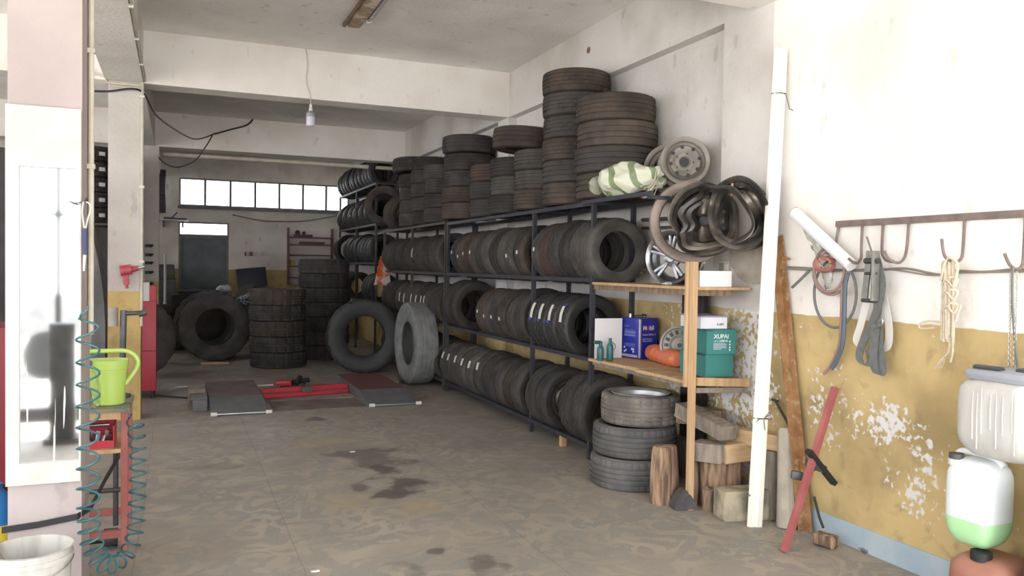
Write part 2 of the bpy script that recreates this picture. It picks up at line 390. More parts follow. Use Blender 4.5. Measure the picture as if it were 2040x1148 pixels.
def tyre_mesh(name, R, w, r, ribs=4, kind='rib', N=96):
    gd = .009 if R < .4 else .016
    if kind == 'bald': gd = .003
    P = []; tags_ = []
    tw = .41*w
    zs = [-tw+2*tw*i/ribs for i in range(ribs+1)]
    def crown(z): return R-.006*(z/tw)**2
    for i in range(ribs):
        a, b_ = zs[i], zs[i+1]; g = .012*w/.2
        a2 = a+(g/2 if i else 0); b2 = b_-(g/2 if i < ribs-1 else 0)
        P += [(crown(a2), a2), (crown(b2), b2)]; tags_ += [i+1, i+1]
        if i < ribs-1: P += [(crown(b2)-gd, b2+g*.15), (crown(b2)-gd, b_+g*.35)]; tags_ += [0, 0]
    side = [(R-.010, .445*w), (R-.028, .478*w), (R-.28*(R-r), .497*w), (R-.45*(R-r), .5*w), (R-.5*(R-r), .49*w), (R-.72*(R-r), .47*w), (R-.78*(R-r), .455*w), (r+.012, .41*w), (r, .385*w), (r, .33*w), (r+.02, .33*w), (R-.5*(R-r), .445*w), (R-.028, .40*w), (R-.02, .2*w)]
    P2 = P+side+[(a, -b_) for a, b_ in side[::-1]]
    tags_ += [9]+[0]*(2*len(side)-2)+[9]
    def fn(i, k, rr, z):
        g = tags_[i]
        if kind == 'bald' or not g: return rr, z
        if kind == 'rib':
            if g in (1, ribs, 9): return rr-(.006 if k % 4 == 0 else 0), z
        elif kind == 'block':
            if (k+(g % 2)*2) % 4 == 0: return rr-gd*.8, z
        elif kind == 'lug':
            if g in (1, 2, ribs, ribs-1, 9) and (k % 6) in (0, 1): return rr-gd, z
        return rr, z
    b = MB().lathe(P2, n=N, closed=True, fn=fn); return b.mesh(name)
TM = {
 'car': tyre_mesh('tyre', .285, .185, .17), 'carblock': tyre_mesh('tyre', .29, .19, .175, 4, 'block'), 'cars': tyre_mesh('tyre', .30, .20, .19, 5),
 'mid': tyre_mesh('tyre', .315, .205, .195, 5, 'block'), 'midr': tyre_mesh('tyre', .32, .205, .2, 4), 'big': tyre_mesh('tyre', .335, .225, .205, 5, 'block'), 'bigr': tyre_mesh('tyre', .338, .215, .205, 4),
 'truck': tyre_mesh('tyre', .43, .245, .25, 5, 'lug', 120), 'truckb': tyre_mesh('tyre', .56, .29, .30, 5, 'lug', 120), 'bald': tyre_mesh('tyre', .555, .31, .295, 4, 'bald', 96),
 'near': tyre_mesh('tyre', .315, .225, .205, 5, 'rib', 144), 'nearb': tyre_mesh('tyre', .30, .22, .215, 6, 'lug', 144)}
TMD = {'car': (.285, .185), 'carblock': (.29, .19), 'cars': (.30, .20), 'mid': (.315, .205), 'midr': (.32, .205), 'big': (.335, .225), 'bigr': (.338, .215), 'truck': (.43, .245), 'truckb': (.56, .29), 'bald': (.555, .31), 'near': (.315, .225), 'nearb': (.30, .22)}
_tc = {}
def tyre(kind, m, loc, rot, label, group=None, name='tyre', cat='tyre'):
    key = (kind, m.name)
    if key not in _tc:
        me = TM[kind].copy(); me.materials.clear(); me.materials.append(m); _tc[key] = me
    o = bpy.data.objects.new(name, _tc[key]); COL.objects.link(o); o.location = loc; o.rotation_euler = rot
    return tag(o, label, cat, group)
M_PAPER = mat('paper_sticker', (.62, .60, .55), (.74, .72, .68), rough=.7, scale=60)
M_PAPERB = mat('blue_sticker_tab', (.05, .07, .35), rough=.6)
def sticker(t, R, ang, w=.05, h=.05, z0=0, m=None, tilt=0):
    """paper label curved on the tread, ang measured around the tyre axis (local), tilt skews it"""
    b = MB(); rows = []
    for i in range(9):
        u = (i/8-.5)*h/R; row = []
        for s_ in (-.5, .5):
            row.append(b.b.verts.new(((R+.003)*math.cos(ang+u), (R+.003)*math.sin(ang+u), z0+s_*w+tilt*(i/8-.5)*h)))
        rows.append(row)
    for A, B in zip(rows, rows[1:]): b.b.faces.new([A[0], A[1], B[1], B[0]])
    r = bmesh.ops.extrude_face_region(b.b, geom=list(b.b.faces))
    for v in [g for g in r['geom'] if isinstance(g, bmesh.types.BMVert)]:
        q = Vector((v.co.x, v.co.y, 0)).normalized(); v.co += q*.001
    return b.build('sticker', m or M_PAPER, t)

# racks
M_RACK = mat('dark_blue_black_steel', (.025, .028, .04), (.045, .045, .055), rough=.5, scale=12)
M_RACKB = mat('brown_black_steel', (.05, .042, .036), (.07, .06, .05), rough=.6, scale=12)
X0, X1 = 3.20, 3.58
def rack(name, ys, zs, label, m, z0=0, ztop=None, rails2=True):
    r = empty(name, (X0, ys[0], z0), label=label, cat='rack'); t = .018
    for y in ys:
        for x in (X0, X1):
            MB().box((x-X0-t, y-ys[0]-t, 0), (x-X0+t, y-ys[0]+t, (ztop or zs[-1])-z0)).build('post', m, r, smooth=False)
    for z in zs:
        for x in (X0, X1):
            MB().box((x-X0-.02, t, z-z0-.035), (x-X0+.02, ys[-1]-ys[0]-t, z-z0)).build('rail', m, r, smooth=False)
        for y in ys:
            MB().box((t, y-ys[0]-.012, z-z0-.03), (X1-X0-t, y-ys[0]+.012, z-z0-.004)).build('cross_bar', m, r, smooth=False)
    return r
ZL = [.13, .855, 1.52, 2.16]
rack('tyre_rack', [5.92, 7.12, 9.80], ZL, 'dark blue steel tyre rack along the right wall, nearest one, beside the board shelves', M_RACK)
rack('tyre_rack', [9.90, 11.5, 13.2], [.13, .855, 1.52, 2.18], 'brown-black steel tyre rack in the middle, behind the upright bald tyre', M_RACKB)
rack('tyre_rack', [13.84, 15.5, 17.2], [.95, 1.65, 2.33, 3.04], 'thin steel tyre rack at the far end beside the back window', M_RACKB)
XC = 3.39
def row(z, spec, rowname, group):
    """spec: list of (y_far, kind, material, sticker or None)"""
    n = len(spec)
    for i, (y, kind, m, st) in enumerate(spec):
        R, w_ = TMD[kind]
        zc = z+math.sqrt(max(R*R-.19*.19, .01))+.012
        yc = y-w_/2
        lean = rnd.uniform(-.03, .05); yaw_ = rnd.uniform(-.03, .03)
        what = {'worn_dusty_rubber': 'dark dusty', 'fresh_black_rubber': 'black newer', 'mud_stained_rubber': 'brown-stained', 'grey_weathered_rubber': 'grey weathered', 'reddish_dusty_rubber': 'reddish-brown'}[m.name]
        extra = {None: '', 'diamond': ' with white diamond sticker', 'small': ' with small sticker', 'long': ' with long white label', 'blue': ' with blue-tipped label'}[st]
        lab = '%s tyre%s, %s, %s from back' % (what, extra, rowname, ORD[i+1])
        t = tyre(kind, m, (XC+rnd.uniform(-.012, .012), yc, zc), (PI/2+lean, 0, yaw_), lab, group)
        if st:
            # left side of the tread facing the aisle: local angle pi is -X side; local y maps to world z
            if st == 'diamond': sticker(t, R, PI-.42, .062, .085, 0, tilt=.35)
            elif st == 'small': sticker(t, R, PI+.12*rnd.uniform(-1, 1), .04, .035, .01)
            elif st == 'long': sticker(t, R, PI-.15, .045, .13, 0, tilt=.2)
            elif st == 'blue':
                sticker(t, R, PI-.40, .05, .15, 0, tilt=.25); sticker(t, R, PI-.72 if i == n-1 else PI-.1, .05, .03, 0, M_PAPERB)
O_, N_, B_, G_, D_ = M_OLD, M_NEW, M_BROWN, M_GREYT, M_REDT
row(ZL[0], [(9.84, 'car', G_, 'diamond'), (9.60, 'car', G_, 'diamond'), (9.30, 'carblock', G_, 'diamond'), (9.06, 'car', G_, 'diamond'), (8.82, 'car', G_, 'diamond'), (8.58, 'carblock', G_, 'diamond'),
   (8.33, 'carblock', O_, None), (8.12, 'car', O_, None), (7.90, 'car', O_, None), (7.68, 'car', B_, None), (7.44, 'cars', O_, None)], 'near rack left bay bottom shelf', 'tyres on the bottom shelf of the nearest rack')
row(ZL[0], [(7.05, 'cars', O_, None), (6.82, 'cars', O_, None), (6.30, 'mid', O_, None), (6.06, 'mid', G_, None)], 'near rack right bay bottom shelf', 'tyres at the near end of the bottom shelf')
row(ZL[1], [(9.72, 'mid', O_, None), (9.45, 'mid', O_, None), (8.55, 'car', B_, 'small'), (8.33, 'car', O_, 'small'), (8.10, 'car', O_, 'small'), (7.86, 'carblock', B_, 'small'), (7.62, 'car', O_, None), (7.38, 'cars', O_, None)], 'near rack left bay second shelf', 'tyres on the second shelf of the nearest rack')
row(ZL[1], [(7.06, 'carblock', N_, 'blue'), (6.85, 'carblock', N_, 'blue'), (6.64, 'carblock', N_, 'blue'), (6.42, 'carblock', N_, 'blue')], 'near rack right bay second shelf', 'new tyres on the second shelf')
row(ZL[2], [(9.50, 'car', O_, 'small'), (9.27, 'car', B_, 'small'), (9.04, 'car', D_, 'small'), (8.80, 'car', B_, 'small'), (8.57, 'car', O_, None), (8.34, 'carblock', G_, None), (8.12, 'car', O_, None), (7.90, 'car', G_, None), (7.68, 'car', G_, 'small'), (7.45, 'car', B_, 'small')], 'near rack left bay third shelf', 'tyres on the third shelf of the nearest rack')
row(ZL[2], [(7.02, 'car', O_, 'small'), (6.81, 'car', D_, None), (6.60, 'carblock', O_, None), (6.40, 'car', O_, None), (6.20, 'carblock', G_, None), (6.0, 'car', G_, None)], 'near rack right bay third shelf', 'tyres at the near end of the third shelf')
def evenrow(ya, yb, n, kinds, mats, sts):
    return [(ya+(yb-ya)*i/(n-1), kinds[i % len(kinds)], mats[i % len(mats)], sts.get(i)) for i in range(n)]
row(1.52, evenrow(13.1, 10.15, 14, ['car', 'carblock', 'car'], [O_, O_, B_, O_], {4: None, 8: 'long'}), 'middle rack third shelf', 'tyres on the third shelf of the middle rack')
row(.855, evenrow(13.1, 10.15, 14, ['car', 'car', 'carblock'], [O_, B_, O_], {5: 'long', 6: 'long', 8: 'long', 9: 'long', 10: 'long', 11: 'long'}), 'middle rack second shelf', 'tyres on the second shelf of the middle rack')
row(.13, evenrow(13.0, 10.2, 12, ['car', 'cars', 'carblock'], [O_, N_, O_], {}), 'middle rack bottom shelf', 'tyres on the bottom shelf of the middle rack')
row(3.04, evenrow(17.1, 14.2, 11, ['car', 'cars'], [N_], {}), 'far rack top shelf', 'tyres on the top shelf of the far rack')
row(2.33, evenrow(17.1, 14.2, 12, ['car', 'cars'], [N_, O_], {5: 'small'}), 'far rack third shelf', 'tyres on the third shelf of the far rack')
row(1.65, [(17.2, 'midr', N_, None), (16.3, 'cars', N_, None), (16.05, 'cars', N_, None), (15.8, 'car', N_, None), (15.3, 'cars', N_, None), (15.05, 'car', N_, None), (14.8, 'car', N_, None), (14.5, 'car', N_, None), (14.2, 'car', N_, None)], 'far rack second shelf', 'tyres on the second shelf of the far rack')
row(.95, [(16.6, 'car', O_, None), (16.2, 'car', O_, None), (14.6, 'car', N_, None), (14.36, 'car', N_, None), (14.12, 'car', N_, None)], 'far rack lowest shelf', 'tyres on the lowest shelf of the far rack')
def stack(x, y, z, kinds, mats, where, group, jit=.02, tilts=None):
    n = len(kinds)
    for i, k in enumerate(kinds):
        R, w_ = TMD[k]
        m = mats[i % len(mats)]; tl = (tilts or {}).get(i, (0, 0, 0, 0, 0))
        what = {'worn_dusty_rubber': 'dark dusty', 'fresh_black_rubber': 'black', 'mud_stained_rubber': 'brown muddy', 'grey_weathered_rubber': 'grey weathered', 'reddish_dusty_rubber': 'reddish-brown'}[m.name]
        pos = 'topmost' if i == n-1 else 'bottom' if i == 0 else ORD[i+1]+' from bottom'
        tyre(k, m, (x+rnd.uniform(-jit, jit)+tl[0], y+rnd.uniform(-jit, jit)+tl[1], z+w_/2+tl[2]), (tl[3], tl[4], rnd.uniform(0, 6)), '%s flat tyre, %s of %s' % (what, pos, where), group)
        z += w_-.004
    return z
TG = 'tyres stacked flat on top of the racks'
stack(3.40, 5.92, 2.17, ['bigr', 'bigr', 'bigr', 'big'], [B_, O_, B_, B_], 'the rack-top stack beside the sack', TG)
stack(3.40, 6.66, 2.17, ['midr', 'midr', 'mid', 'mid', 'mid', 'mid'], [B_, O_, B_, O_, O_, B_], 'the tallest rack-top stack', TG)
stack(3.40, 7.36, 2.17, ['cars', 'cars', 'cars', 'bigr'], [B_, G_, G_, B_], 'the third rack-top stack', TG, tilts={3: (-.13, .18, .02, .0, -.06)})
stack(3.40, 8.03, 2.17, ['cars', 'cars', 'cars'], [O_, G_, O_], 'the fourth rack-top stack', TG)
stack(3.40, 8.66, 2.17, ['cars', 'cars', 'cars'], [O_, O_, D_], 'the fifth rack-top stack', TG)
stack(3.40, 9.66, 2.19, ['mid', 'mid', 'mid', 'big', 'bigr'], [B_, B_, O_, O_, O_], 'the stack between near and middle racks', TG, tilts={4: (-.02, -.02, 0, 0, 0), 3: (.03, .05, 0, 0, 0)})
stack(3.40, 10.60, 2.19, ['cars', 'cars', 'cars', 'cars'], [O_, O_, G_, G_], 'the nearest stack on the middle rack', TG)
stack(3.42, 11.25, 2.19, ['cars', 'cars', 'cars', 'cars', 'car'], [O_, O_, O_, O_], 'the second stack on the middle rack', TG)
stack(3.40, 11.90, 2.19, ['cars', 'cars', 'cars', 'cars', 'bigr'], [G_, G_, O_, O_, O_], 'the farthest stack on the middle rack', TG, tilts={4: (-.06, .06, .03, .0, -.05)})
tyre('cars', B_, (3.40, 12.62, 2.18+.26), (PI/2+.22, 0, .12), 'brown-stained tyre leaning upright on top of the middle rack, nearer of two', 'upright tyres on the middle rack')
tyre('cars', B_, (3.40, 12.88, 2.18+.26), (PI/2+.22, 0, .05), 'brown-stained tyre leaning upright on top of the middle rack, farther of two', 'upright tyres on the middle rack')
tyre('bigr', B_, (3.29, 13.62, 2.33+.30), (PI/2, 0, -.35), 'large brown-stained tyre turned towards the aisle at the near end of the far rack')
# floor tyres
for i, (x, y) in enumerate(((.575, 13.95), (.53, 14.3), (.50, 14.66))):
    tyre('truckb', O_, (x, y, .56), (PI/2, 0, .03), ('black truck tyre standing upright facing the aisle, ' + ['nearest', 'middle', 'farthest'][i] + ' of the three at the left'), 'upright truck tyres at the left')
stack(1.46, 12.98, 0, ['truck']*5, [O_, O_, B_, O_, B_], 'the five-high stack in mid-aisle', 'truck tyres stacked in the aisle', .015)
stack(2.33, 13.95, 0, ['truck']*7, [O_, O_, O_, O_, O_, O_, O_], 'the tall truck tyre stack behind', 'truck tyres stacked near the far rack', .02)
tyre('truckb', N_, (2.60, 11.95, .535), (PI/2-.06, 0, -.10), 'large black truck tyre standing face-on right of the truck tyre stacks')
tyre('bald', M_BALD, (3.0, 10.55, .552), (PI/2, 0, PI/2+.03), 'big bald grey truck tyre standing edge-on in front of the middle rack')
tyre('truckb', O_, (-.56, 12.0, .56), (PI/2, 0, .1), 'dark truck tyre standing behind the red cabinet on the left')
tyre('truck', O_, (-.2, 15.4, .43), (PI/2, 0, .1), 'dark tyre standing upright by the rear pillar near the back door')

# ------------------------------------------------------------------ helpers for things built in room coordinates
def part(mb, name, m, root, smooth=True):
    """mesh given in room coordinates, parented to an unrotated root"""
    o = root; off = Vector((0, 0, 0))
    while o is not None: off += Vector(o.location); o = o.parent
    bmesh.ops.translate(mb.b, verts=mb.b.verts, vec=-off)
    return mb.build(name, m, root, smooth)
def solo(mb, name, m, loc, label, cat, group=None, smooth=True):
    loc = Vector(loc); bmesh.ops.translate(mb.b, verts=mb.b.verts, vec=-loc)
    return tag(mb.build(name, m, None, smooth, loc), label, cat, group)
def wp(px, py, off=.03): return at(px, py, X=XR-off)
def jitter(mb, a, seed=1):
    r = random.Random(seed)
    for v in mb.b.verts: v.co += Vector((r.uniform(-a, a), r.uniform(-a, a), r.uniform(-a, a)))
    return mb
def obox(p0, p1, w, h, up=(0, 0, 1), bev=.004):
    """beam from p0 to p1 (centre line), w sideways, h along up"""
    p0, p1 = Vector(p0), Vector(p1); d = (p1-p0); L = d.length; d.normalize(); up = Vector(up); s_ = d.cross(up).normalized(); u_ = s_.cross(d)
    M = Matrix(((s_.x, u_.x, d.x, p0.x), (s_.y, u_.y, d.y, p0.y), (s_.z, u_.z, d.z, p0.z), (0, 0, 0, 1)))
    return MB().box((-w/2, -h/2, 0), (w/2, h/2, L), M, bev=bev)

M_WHITEP = mat('white_board_paint', (.74, .72, .68), (.64, .61, .57), rough=.6, scale=4)
M_CREAM = mat('cream_conduit', (.62, .58, .49), (.52, .47, .38), rough=.5, scale=9)
M_BLACK = mat('black_plastic', (.02, .02, .022), rough=.5)
M_DARK = mat('dark_grey_metal', (.07, .072, .075), (.11, .11, .11), rough=.5, metal=.5, scale=9)
M_STEEL = mat('bright_steel', (.55, .56, .58), (.42, .43, .45), rough=.28, metal=1, scale=12)
M_ALLOY = mat('scuffed_alloy', (.36, .365, .38), (.24, .24, .25), rough=.3, metal=.9, scale=9, bump=.1)
M_RUST = mat('rusty_steel', (.24, .115, .045), (.36, .20, .09), rough=.85, scale=10, bump=.3, c3=(.40, .28, .16), s3=22, t3=(.55, .66))
M_RIMGREY = mat('dusty_grey_rim_paint', (.20, .18, .16), (.31, .28, .245), rough=.55, scale=7, spec=.5, bump=.1)
M_RIMDARK = mat('dark_oily_rim_metal', (.06, .055, .052), (.20, .175, .15), rough=.38, metal=.5, scale=4, contrast=(.45, .6), bump=.12)
M_WOOD = mat('planed_pine', (.46, .29, .15), (.56, .38, .22), rough=.7, scale=5, stretch=(6, 6, .6), bump=.1)
M_WOODD = mat('dirty_grey_wood', (.19, .155, .125), (.31, .26, .21), rough=.9, scale=7, stretch=(3, 3, 1), bump=.4)
M_WOODB = mat('brown_weathered_wood', (.16, .11, .08), (.30, .21, .14), rough=.9, scale=9, stretch=(4, 4, .7), bump=.6)
M_BARK = mat('split_log_wood', (.12, .075, .05), (.40, .26, .165), rough=.9, contrast=(.38, .6), scale=7, stretch=(5, 5, .6), bump=.8, bscale=25)
M_FRESH = mat('fresh_cut_wood', (.50, .34, .19), (.60, .43, .26), rough=.8, scale=5, stretch=(1, 1, 6), bump=.1)
M_PEELW = mat('paint_flecked_wood', (.18, .17, .13), (.43, .37, .26), rough=.9, scale=6, contrast=(.4, .6), bump=.4)
M_REDP = mat('red_enamel', (.52, .03, .05), (.42, .025, .04), rough=.4, scale=6)
M_MAROON = mat('maroon_primer_steel', (.30, .085, .075), (.36, .12, .10), rough=.55, scale=10)
M_CONC = mat('grey_concrete', (.34, .30, .25), (.44, .39, .32), rough=.95, scale=9, bump=.4)

# ------------------------------------------------------------------ facade pillar: mirror board, conduit, hose
r = empty('wall_mirror', (-.555, 4.19, .583), label='tall narrow mirror with paint drips in white board frame on the front pillar', cat='mirror')
x0, x1, z0, z1 = -.704, -.406, .583, 2.29; a0, a1, b0, b1 = -.651, -.414, .681, 2.018
f = MB().box((x0, 4.160, z0), (x1, 4.188, b0)).box((x0, 4.160, b1), (x1, 4.188, z1)).box((x0, 4.160, b0), (a0, 4.188, b1)).box((a1, 4.160, b0), (x1, 4.188, b1))
part(f, 'mirror_frame', mat('off_white_mirror_board', (.56, .545, .52), (.48, .46, .43), rough=.6, scale=4), r, False)
M_MIR = bpy.data.materials.new('mirror_with_white_drips'); M_MIR.use_nodes = True
_n = M_MIR.node_tree.nodes; _l = M_MIR.node_tree.links; _b = _n['Principled BSDF']
_b.inputs['Metallic'].default_value = 1; _b.inputs['Roughness'].default_value = .04; _b.inputs['Base Color'].default_value = (.86, .88, .88, 1)
_t = _n.new('ShaderNodeTexCoord'); _mp = _n.new('ShaderNodeMapping'); _mp.inputs['Scale'].default_value = (40, 1, 1.6); _x = _n.new('ShaderNodeTexNoise'); _x.inputs['Scale'].default_value = 1; _x.inputs['Detail'].default_value = 3
_l.new(_t.outputs['Object'], _mp.inputs[0]); _l.new(_mp.outputs[0], _x.inputs[0])
_r = _n.new('ShaderNodeMapRange'); _r.inputs[1].default_value = .66; _r.inputs[2].default_value = .70; _l.new(_x.outputs[0], _r.inputs[0])
_d = _n.new('ShaderNodeBsdfDiffuse'); _d.inputs[0].default_value = (.7, .7, .7, 1); _mx = _n.new('ShaderNodeMixShader')
_l.new(_r.outputs[0], _mx.inputs[0]); _l.new(_b.outputs[0], _mx.inputs[1]); _l.new(_d.outputs[0], _mx.inputs[2]); _l.new(_mx.outputs[0], _n['Material Output'].inputs[0])
part(MB().box((a0, 4.176, b0), (a1, 4.184, b1)), 'mirror_glass', M_MIR, r, False)
r = empty('conduit_pipe', (-.385, 4.42, .95), label='cream vertical conduit pipe on the side of the front pillar', cat='pipe')
part(MB().cyl((-.388, 4.42, 1.24), (-.388, 4.42, 3.38), .013), 'pipe', M_CREAM, r)
for z in (2.06, 2.62): part(MB().box((-.406, 4.405, z-.012), (-.370, 4.437, z+.012), bev=.003), 'clip', M_CREAM, r)
# hook tool hanging high on the pillar edge
r = empty('hanging_wire_hook', tuple(at(168, 400, Y=4.12)), label='wire loop tool with dark handle hanging beside the mirror top', cat='tool')
c0 = at(140, 400, Y=4.12); c1 = at(172, 398, Y=4.12)
part(MB().tube(smooth_path([at(138, 401, Y=4.13), at(152, 405, Y=4.13), at(170, 400, Y=4.13), at(172, 396, Y=4.18)]), [.003]*13+[.006]*6), 'peg', M_DARK, r)
part(MB().tube(smooth_path([at(166, 402, Y=4.12), at(164, 425, Y=4.12), at(168, 455, Y=4.12)]), .003).tube(smooth_path([at(172, 402, Y=4.12), at(181, 412, Y=4.12), at(174, 440, Y=4.12), at(171, 455, Y=4.12)]), .003), 'wire_loop', M_WHITEP, r)
part(MB().cyl(at(169, 455, Y=4.12), at(169, 508, Y=4.12), .012), 'grip', mat('navy_grip', (.05, .06, .12)), r)
part(MB().cyl(at(169, 508, Y=4.12), at(167, 540, Y=4.12), .007, .004), 'ferrule', M_WHITEP, r)
# coiled air hose
M_HOSE = mat('teal_air_hose', (.035, .10, .115), (.05, .14, .155), rough=.4, scale=8)
ctr = smooth_path([at(172, 610, Y=4.02), at(175, 700, Y=4.02), at(175, 850, Y=4.04), at(176, 980, Y=4.06), at(180, 1070, Y=4.08), at(205, 1122, Y=4.12), at(240, 1118, Y=4.2), at(266, 1075, Y=4.28), at(273, 1000, Y=4.35), at(275, 900, Y=4.42), at(268, 835, Y=4.52)], 8)
pts = []; ph = 0; ax = None; N = len(ctr)
dens = []
seg = [(ctr[i+1]-ctr[i]).length for i in range(N-1)]; tot = sum(seg); turns = 0
prev = None; s_acc = 0
for i in range(N-1):
    t = (ctr[i+1]-ctr[i]).normalized()
    a = t.cross(Vector((0, 1, 0))).normalized() if prev is None else (prev-t*prev.dot(t)).normalized(); prev = a; b_ = t.cross(a)
    u0 = s_acc/tot; pitch = .105*(1-u0)+.07*u0 if u0 < .45 else .05+.03*abs(u0-.55)
    k = max(3, int(seg[i]/pitch*18))
    for j in range(k):
        q = ctr[i].lerp(ctr[i+1], j/k); ph += 2*PI*seg[i]/k/pitch
        R_ = .046*(min(1, s_acc/.08+.15))
        pts.append(q+a*R_*math.cos(ph)+b_*R_*.8*math.sin(ph))
    s_acc += seg[i]
pts += [at(262, 825, Y=4.6), at(245, 812, Y=4.7), at(228, 812, Y=4.82)]
solo(MB().tube(pts, .0052, n=6), 'coiled_air_hose', M_HOSE, at(205, 1125, Y=4.1), 'teal coiled air hose looping down from the pillar to the red stand', 'hose')
# conduits along the beam and middle pillar
r = empty('conduit_run', (-.31, 8.9, 3.3), label='pair of cream conduits along the beam edge and down the middle pillar', cat='pipe')
part(MB().cyl((-.305, 4.6, 3.41), (-.305, 8.88, 3.41), .012).cyl((-.305, 4.6, 3.45), (-.305, 8.88, 3.45), .010), 'beam_pipe', M_CREAM, r)
part(MB().tube([(-.325, 8.90, 3.43), (-.325, 8.90, 3.3), (-.325, 8.90, 2.0), (-.327, 8.89, .95)], .014), 'pillar_pipe', M_CREAM, r)
part(MB().tube([(-.33, 8.89, 3.36), (-.64, 8.89, 3.36), (-.66, 8.89, 3.42), (-.9, 8.89, 3.47)], .014).tube([(-.33, 8.89, 3.33), (-.62, 8.89, 3.33)], .01), 'branch_pipe', M_CREAM, r)
for z in (3.25, 2.35, 1.6): part(MB().box((-.350, 8.875, z-.012), (-.305, 8.92, z+.012)), 'clip', M_WHITEP, r, False)
for y in (5.4, 6.3, 7.2, 8.1): part(MB().box((-.325, y-.012, 3.385), (-.29, y+.012, 3.465)), 'clip', M_WHITEP, r, False)
solo(MB().cyl((-.2, 14.10, 3.33), (3.6, 14.10, 3.33), .035, n=12), 'long_pipe', M_CREAM, (-.2, 14.1, 3.33), 'pale pipe running just below and behind the rear beam', 'pipe')
# hanging black wires
w1 = smooth_path([at(150, 180, Y=8.80), at(215, 182, Y=8.85), at(262, 177, Y=8.85), at(287, 187, Y=9.0), at(310, 228, Y=9.8), at(345, 256, Y=10.8), at(382, 276, Y=11.8), at(405, 275, Y=12.3), at(428, 266, Y=12.7)])
w2 = smooth_path([at(428, 267, Y=12.7), at(460, 258, Y=13.1), at(490, 250, Y=13.4), at(502, 240, Y=13.6), at(505, 232, Y=13.63)])
w3 = smooth_path([at(424, 268, Y=12.7), at(410, 292, Y=12.9), at(388, 320, Y=13.1), at(355, 333, Y=13.3), at(330, 327, Y=13.5), at(316, 314, Y=13.62)])
r = empty('hanging_wire', w2[0], label='black wires sagging from the middle pillar to the rear beam, knotted', cat='wire')
part(MB().tube(w1, .010, n=6), 'long_wire', M_BLACK, r); part(MB().tube(w2, .013, n=6), 'bundled_end', M_BLACK, r); part(MB().tube(w3, .010, n=6), 'drooping_wire', M_BLACK, r)
# ------------------------------------------------------------------ stand and things on it
r = empty('work_stand', (-.45, 5.08, 0), label='maroon steel work stand with board shelves, behind the front pillar', cat='stand')
for x in (-.62, -.262):
    for y in (4.88, 5.32): part(obox((x, y, 0), (x, y, .775), .035, .035, (0, 1, 0), .002), 'leg', M_MAROON, r, False)
M_GREENB = mat('olive_board_top', (.19, .18, .11), (.26, .24, .16), rough=.8, scale=9)
part(MB().box((-.645, 4.855, .775), (-.235, 5.345, .795)), 'top_board', M_GREENB, r, False)
part(MB().box((-.60, 4.86, .55), (-.28, 5.34, .572)), 'shelf_board', M_WOOD, r, False)
for y in (4.88, 5.32): part(MB().box((-.60, y-.015, .08), (-.28, y+.015, .12)), 'bottom_rail', M_MAROON, r, False)
part(MB().box((-.60, 4.868, .735), (-.28, 4.89, .773)), 'top_rail', M_WOOD, r, False)
part(MB().cyl((-.31, 4.95, .125), (-.31, 4.95, .553), .014), 'steel_tube', M_DARK, r)
part(MB().cyl((-.60, 4.93, .33), (-.285, 4.93, .33), .013), 'cross_bar', M_DARK, r)
r = empty('caster_motor', (-.38, 4.97, 0), label='small grey motor lying on the floor under the maroon stand', cat='motor')
part(MB().cyl((-.37, 4.97, .055), (-.30, 4.97, .055), .05, n=20), 'housing', M_DARK, r); part(MB().cyl((-.50, 4.97, .055), (-.37, 4.97, .055), .028), 'shaft', M_BLACK, r); part(MB().box((-.36, 4.94, 0), (-.31, 5.0, .012)), 'foot', M_DARK, r, False)
r = empty('socket_tray', (-.40, 5.0, .573), label='red metal tray of sockets and spanners on the stand shelf', cat='tool tray')
x0, x1, y0, y1 = -.545, -.315, 4.90, 5.10; zt = .573
part(MB().box((x0, y0, zt), (x1, y1, zt+.008)).box((x0, y0, zt+.008), (x1, y0+.006, zt+.04)).box((x0, y1-.006, zt+.008), (x1, y1, zt+.12)).box((x1-.006, y0+.006, zt+.008), (x1, y1-.006, zt+.12)), 'tray', M_REDP, r, False)
rr = random.Random(3)
for i in range(9):
    x = x0+.025+.023*i; h = rr.uniform(.03, .10)
    part(MB().cyl((x, y0+.05+rr.uniform(-.015, .03), zt+.008), (x+rr.uniform(-.02, .02), y0+.06, zt+.008+h), rr.uniform(.008, .014), n=10), 'socket', M_STEEL, r)
part(MB().cyl((x0+.02, y0+.09, zt+.11), (x1-.03, y0+.09, zt+.115), .010), 'ratchet_bar', M_STEEL, r)
# watering can
M_LIME = mat('lime_green_plastic', (.43, .60, .13), (.47, .64, .16), rough=.35, scale=3)
cx, cy, cz = -.345, 5.02, .796
r = empty('oil_jug', (cx, cy, cz), label='lime green plastic jug with big loop handle on the stand top', cat='jug')
b = MB().lathe([(0, 0), (.070, 0), (.078, .006), (.080, .09), (.086, .17), (.090, .20), (.093, .202), (.093, .215), (.098, .245), (.098, .252), (.092, .252), (.084, .20), (.076, .09), (.07, .02), (0, .018)], n=40)
for v in b.b.verts:
    if v.co.x < 0 and v.co.z > .05: v.co.x -= (v.co.z-.05)*.45*min(1, -v.co.x/.08)
bmesh.ops.translate(b.b, verts=b.b.verts, vec=(cx, cy, cz)); part(b, 'body', M_LIME, r)
part(MB().tube(smooth_path([(cx-.155, cy, cz+.245), (cx-.165, cy, cz+.275), (cx-.13, cy, cz+.297), (cx, cy, cz+.30), (cx+.085, cy, cz+.297), (cx+.135, cy, cz+.26), (cx+.14, cy, cz+.21), (cx+.10, cy, cz+.14), (cx+.078, cy, cz+.11)]), .0125, n=10), 'handle', M_LIME, r)
